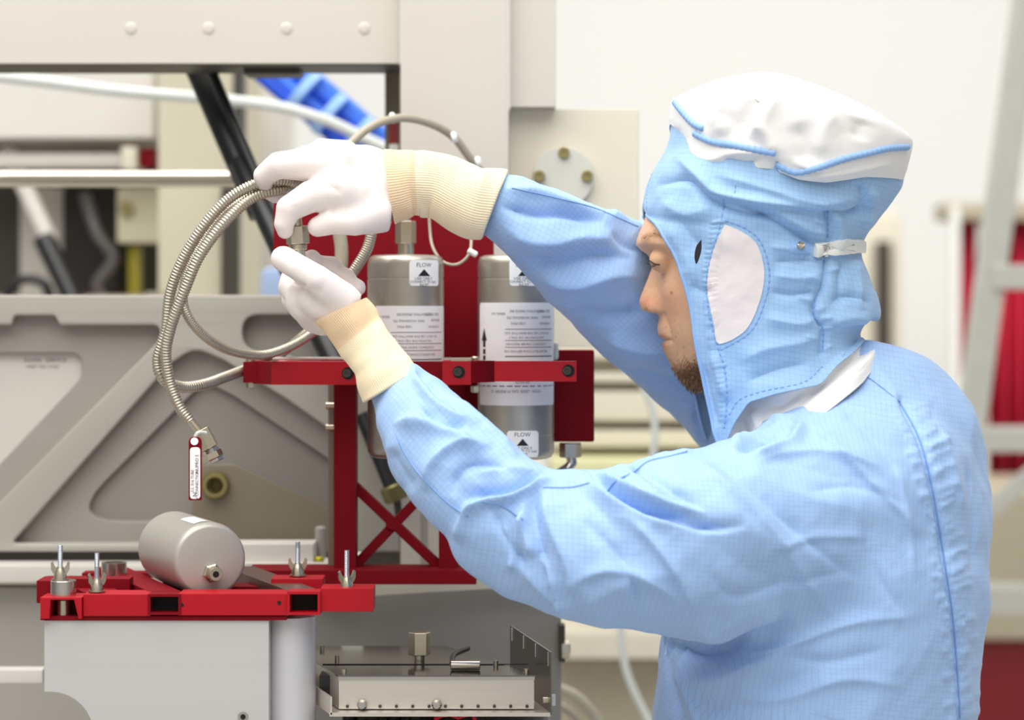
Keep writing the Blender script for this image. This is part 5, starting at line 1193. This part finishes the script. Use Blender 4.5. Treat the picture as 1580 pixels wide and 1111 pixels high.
seam([(612, 672), (625, 700), (650, 735), (690, 775), (722, 797)], .0006); seam([(790, 290), (850, 303), (920, 322), (985, 350)], .0006)

# ---------------- hood
hem = [(1085, 700), (1105, 686), (1120, 645), (1140, 614), (1180, 601), (1245, 588), (1272, 560), (1300, 542), (1335, 518)]
def ln(x0, y0, x1, y1): return [(x0, y0), (x1, y1)]
def mixc(y_at, t): # heights between a level line and the hem
    xs = np.linspace(1040, 1345, 60); hy = np.interp(xs, [p[0] for p in hem], [p[1] for p in hem]); return [(x, (1 - t) * np.interp(x, [p[0] for p in y_at], [p[1] for p in y_at]) + t * h) for x, h in zip(xs, hy)]
lv = ln(1056, 480, 1350, 478)
rows = [(1038, 1380, .092, 179.9, ln(1038, 190, 1380, 245)), (1031, 1388, .097, 179.9, ln(1031, 226, 1388, 280)), (1009, 1374, .097, 179.9, ln(1009, 266, 1374, 308)),
        (998, 1350, .095, 179.9, ln(998, 298, 1350, 338)), (994, 1330, .093, 176, ln(994, 328, 1330, 368)), (1010, 1325, .090, 150, ln(1010, 352, 1325, 392)),
        (1033, 1336, .088, 138, ln(1033, 392, 1336, 428)), (1047, 1350, .088, 134, ln(1047, 435, 1350, 462)), (1058, 1352, .088, 133, ln(1058, 480, 1352, 490)),
        (1068, 1335, .088, 133, mixc(lv, .30)), (1078, 1325, .088, 133, mixc(lv, .55)), (1090, 1322, .090, 133, mixc(lv, .8)), (1102, 1330, .094, 133, mixc(lv, 1.0))]
v, f = loft(rows, 2.0, 300, 22); N = normals(v, f)
c0 = np.array([W(1180, 400, 2.).x, 2.0, W(1180, 400, 2.).z]); N[np.einsum('ij,ij->i', N, v - c0) < 0] *= -1
HF = [([(1042, 240), (1080, 275), (1110, 300), (1180, 312), (1260, 320), (1330, 318)], 11, 6.5, .5), ([(1010, 290), (1060, 278), (1100, 310), (1150, 330), (1220, 330)], 7, -4.5), ([(1020, 310), (1060, 330), (1100, 320)], 14, 3.5),
      ([(1115, 310), (1150, 318), (1200, 345), (1250, 375), (1275, 380)], 8, -4.5, .4), ([(1130, 305), (1180, 318), (1240, 350), (1280, 365)], 9, 4), ([(1200, 318), (1260, 322), (1330, 325), (1370, 300)], 7, -4),
      ([(1100, 268), (1180, 290), (1260, 310), (1340, 300)], 10, 4), ([(1330, 280), (1330, 310), (1320, 335)], 7, -5), ([(1345, 285), (1345, 320), (1330, 350)], 9, 4),
      ([(1275, 325), (1278, 360), (1276, 400), (1270, 440), (1255, 480), (1270, 510), (1268, 545)], 5, -4.5, 0, 0), ([(1290, 325), (1294, 360), (1288, 385)], 6, 4), ([(1300, 400), (1296, 430), (1298, 470)], 6, -4), ([(1320, 400), (1325, 450), (1330, 480)], 8, 4),
      ([(1190, 405), (1240, 402), (1275, 400)], 7, -3), ([(1190, 425), (1240, 430), (1270, 420)], 8, 3), ([(1185, 450), (1230, 455), (1265, 445)], 7, -3.2), ([(1185, 380), (1230, 385), (1250, 390)], 7, 2.5),
      ([(1180, 490), (1230, 500), (1265, 490)], 10, 3), ([(1140, 560), (1180, 540), (1230, 530), (1265, 520)], 14, 3.5), ([(1150, 590), (1200, 570), (1250, 560)], 9, -3), ([(1280, 470), (1310, 458), (1345, 470)], 8, -4), ([(1275, 500), (1310, 490), (1345, 495)], 10, 4),
      ([(1100, 540), (1110, 580), (1125, 620)], 8, 3), ([(1085, 560), (1095, 610), (1108, 660)], 6, -3), ([(1045, 330), (1070, 370), (1090, 380)], 12, -2.5), ([(1030, 345), (1060, 400), (1070, 440)], 16, 2.5), ([(1065, 440), (1085, 450), (1100, 445)], 8, -2.2)]
for k in range(42):
    y_ = 345 + k * 7.4 + random.uniform(-1, 1); x_ = np.interp(y_, [330, 420, 520, 600], [1112, 1096, 1102, 1120]); HF.append(([(x_ - 13, y_), (x_ + 11, y_ - 4)], 2.6, random.uniform(.7, 1.6)))
for k in range(16):
    y_ = 315 + k * 15; HF.append(([(np.interp(y_, [325, 400, 480, 545], [1276, 1277, 1256, 1268]) + s_ * 3, y_), (np.interp(y_, [325, 400, 480, 545], [1276, 1277, 1256, 1268]) + s_ * random.uniform(16, 34), y_ - 7)], 4, random.uniform(1., 2.4)) if (s_ := random.choice((-1, 1))) else None)
D1 = strokes(v, N, HF) * 1.15 + waves(v, .03, 14, 9, 21) + crumple(v, .7, 9., 8)
v = v + N * D1[:, None]
hood = mesh_obj('hood', v, f, M_hood, person)
a_w = np.stack([v[:, 2] * .98 + .17 * v[:, 0], np.arctan2(v[:, 0] - c0[0], -(v[:, 1] - 2.0)) * .09, v[:, 2] * 0], 1)
at = hood.data.attributes.new('weave', 'FLOAT_VECTOR', 'POINT'); at.data.foreach_set('vector', a_w.ravel())
bvh_ = bvh_of([hood])
md = hood.modifiers.new('thickness', 'SOLIDIFY'); md.thickness = .0012; md.offset = 0
# crown of thin white cloth over the hood
band_l = [(1033, 190), (1050, 237), (1090, 262), (1170, 271), (1210, 286), (1250, 290), (1310, 281), (1390, 281)]
pipe_l = [(1038, 156), (1060, 186), (1085, 207), (1130, 222), (1175, 235), (1198, 245), (1230, 266), (1270, 256), (1320, 240), (1360, 229), (1403, 225)]
def lower(c, dy): return [(x, y + dy) for x, y in c]
rows = [(1034, 1389, .1, 179.9, band_l), (1034, 1396, .104, 179.9, [(x, y * .6 + float(np.interp(x, [p[0] for p in pipe_l], [p[1] for p in pipe_l])) * .4) for x, y in band_l + [(1396, 281)]]),
        (1038, 1403, .108, 179.9, pipe_l), (1044, 1396, .107, 179.9, ln(1044, 152, 1396, 212)), (1062, 1378, .10, 179.9, ln(1062, 143, 1378, 198)), (1098, 1340, .083, 179.9, ln(1098, 128, 1340, 174)),
        (1135, 1290, .055, 179.9, ln(1135, 119, 1290, 149)), (1170, 1225, .025, 179.9, ln(1170, 113, 1225, 123)), (1190, 1200, .004, 179.9, ln(1190, 114, 1200, 115))]
v, f = loft(rows, 2.0, 240, 16); N = normals(v, f); c1 = np.array([W(1200, 220, 2.).x, 2.0, W(1200, 220, 2.).z]); N[np.einsum('ij,ij->i', N, v - c1) < 0] *= -1
CF = [([(1210, 118), (1170, 150), (1145, 190), (1135, 215)], 11, -6), ([(1200, 125), (1190, 160), (1160, 215)], 12, 5, .4), ([(1160, 190), (1180, 205), (1195, 240)], 8, 4.5), ([(1230, 190), (1240, 225), (1238, 255)], 14, -5), ([(1120, 150), (1110, 180), (1120, 210)], 16, 4),
      ([(1290, 170), (1270, 200), (1262, 240)], 18, 3.5), ([(1330, 185), (1320, 215)], 14, -3), ([(1055, 215), (1090, 245), (1140, 235), (1190, 238)], 8, 4), ([(1198, 245), (1196, 265), (1197, 280)], 5, -4), ([(1110, 240), (1150, 252), (1180, 240)], 7, -3), ([(1220, 272), (1290, 268), (1380, 250)], 9, 2.5), ([(1040, 195), (1050, 215), (1062, 235)], 7, -3)]
v = v + N * (strokes(v, N, CF) + waves(v, .02, 8, 8, 31) + crumple(v, .25, 6., 2))[:, None]
crown = mesh_obj('hood_crown', v, f, M_net, person); bvc = bvh_of([crown]); md = crown.modifiers.new('thickness', 'SOLIDIFY'); md.thickness = .0008; md.offset = 0
for pts in ([(1042, 158), (1058, 178), (1072, 192), (1086, 198)], [(1072, 206), (1100, 219), (1130, 224), (1165, 231), (1196, 236)], [(1200, 254), (1216, 263), (1232, 266), (1262, 259), (1300, 246), (1340, 236), (1370, 229), (1399, 227)]):
    cord(bvc, pts, .0028, 'piping', M_seaml, crown, .0002, 4, 8, .0003)
# parts sewn on the hood
patch(bvh_, [(1118, 346), (1145, 358), (1168, 378), (1179, 420), (1172, 465), (1150, 510), (1110, 530), (1102, 500), (1092, 440), (1100, 390)], .0002, .0012, 'ear_panel', M_ear, hood, bulge=0)
patch(bvh_, [(1083, 369), (1083, 385), (1078, 402), (1074, 407), (1072, 395), (1075, 380)], .0001, .0006, 'slit', M_dk, hood, 2)
st_ = patch(bvh_, [(1256, 375), (1329, 368), (1327, 391), (1254, 395)], .0034, .0016, 'strap', M_white, hood, 3)
patch(bvh_, [(1219, 373), (1250, 374), (1249, 390), (1218, 389)], .0004, .0008, 'snap_tab', M_seaml, hood, 3)
for (px, py, m_, r_) in ((1234, 381, M_nick, .0032), (1272, 385, M_steel, .0036)):
    q, n_ = cast(bvh_, px, py)
    if q: MB().lathe([(r_, .001), (r_, .0058 if px > 1250 else .0036), (r_ * .8, .0062 if px > 1250 else .0042), (r_ * .62, .0058 if px > 1250 else .0036), (r_ * .6, .005 if px > 1250 else .003)], q, n_, 24).build('snap', m_, hood)
for pts, r_ in (([(1118, 300), (1112, 345), (1098, 392), (1090, 440), (1096, 490), (1106, 530), (1118, 570), (1122, 620), (1118, 660)], .0009), ([(1118, 340), (1150, 352), (1175, 376), (1187, 420), (1180, 465), (1158, 512), (1112, 540)], .0008), ([(1012, 255), (1001, 290), (999, 325)], .0009),
                ([(1278, 325), (1278, 365)], .0008), ([(1272, 402), (1262, 450), (1256, 485), (1270, 505), (1270, 540)], .0009), ([(1136, 275), (1134, 300)], .0006), ([(1125, 640), (1142, 616), (1180, 603), (1240, 590), (1268, 566)], .0007)):
    cord(bvh_, pts, r_, 'seam', M_seam, hood, .0002, 4, 6, .0003)
# rolled edge round the face
ed = [];  W_ = 301
co = np.array([tuple(q.co) for q in hood.data.vertices]); nr = len(co) // W_; grid_ = co.reshape(nr, W_, 3)
k0 = int(nr * 4.2 / 12)
for side_ in (0, -1):
    v_, f_ = tube_vf(smooth_path(grid_[k0:, side_], .002), .0017, 8); mesh_obj('face_edge', v_, f_, M_seaml, hood)
# white net collar
col_l = [(1100, 700), (1125, 700), (1150, 690), (1185, 672), (1215, 640), (1240, 612), (1310, 562), (1345, 530)]
rows = [(1110, 1322, .080, 150, lower(hem, -10)), (1114, 1328, .084, 150, [(x, y * .5 + float(np.interp(x, [p[0] for p in hem], [p[1] for p in hem])) * .5) for x, y in col_l]), (1116, 1342, .104, 150, col_l), (1120, 1345, .112, 150, lower(col_l, 22))]
v, f = loft(rows, 2.0, 220, 14); N = normals(v, f); N[np.einsum('ij,ij->i', N, v - c0) < 0] *= -1
v = v + N * (strokes(v, N, [([(1140, 640), (1150, 665), (1155, 690)], 6, -3.5), ([(1160, 630), (1170, 655), (1175, 680)], 7, 3.5), ([(1125, 650), (1135, 680)], 6, 3), ([(1185, 630), (1210, 625), (1240, 600)], 7, -3), ([(1180, 612), (1230, 600), (1290, 565)], 8, 2.5)]) + waves(v, .05, 16, 8, 5))[:, None]
cl_ = mesh_obj('net_collar', v, f, M_net, person); md = cl_.modifiers.new('thickness', 'SOLIDIFY'); md.thickness = .0008
# shoes
for s in (-1, 1):
    fd = Field(np.arange(hx - .24, hx + .14, .005), np.arange(2 + s * .11 - .07, 2 + s * .11 + .07, .005), np.arange(-.01, .2, .005))
    fd.chain([(hx + .04, 2.0 + s * .105, .055, .045, 1), (hx - .06, 2.0 + s * .11, .05, .042, 1), (hx - .17, 2.0 + s * .115, .04, .036, 1.2)], .02); fd.chain([(hx + .02, 2.0 + s * .105, .06, .05, 1), (hx + .02, 2.0 + s * .105, .14, .062, 1)], .02)
    fd.f = np.maximum(fd.f, (.002 - fd.zs)[None, None, :].astype(np.float32)); v, f = fd.mesh(); mesh_obj('shoe', relax(v, f, 2), f, M_white, person)
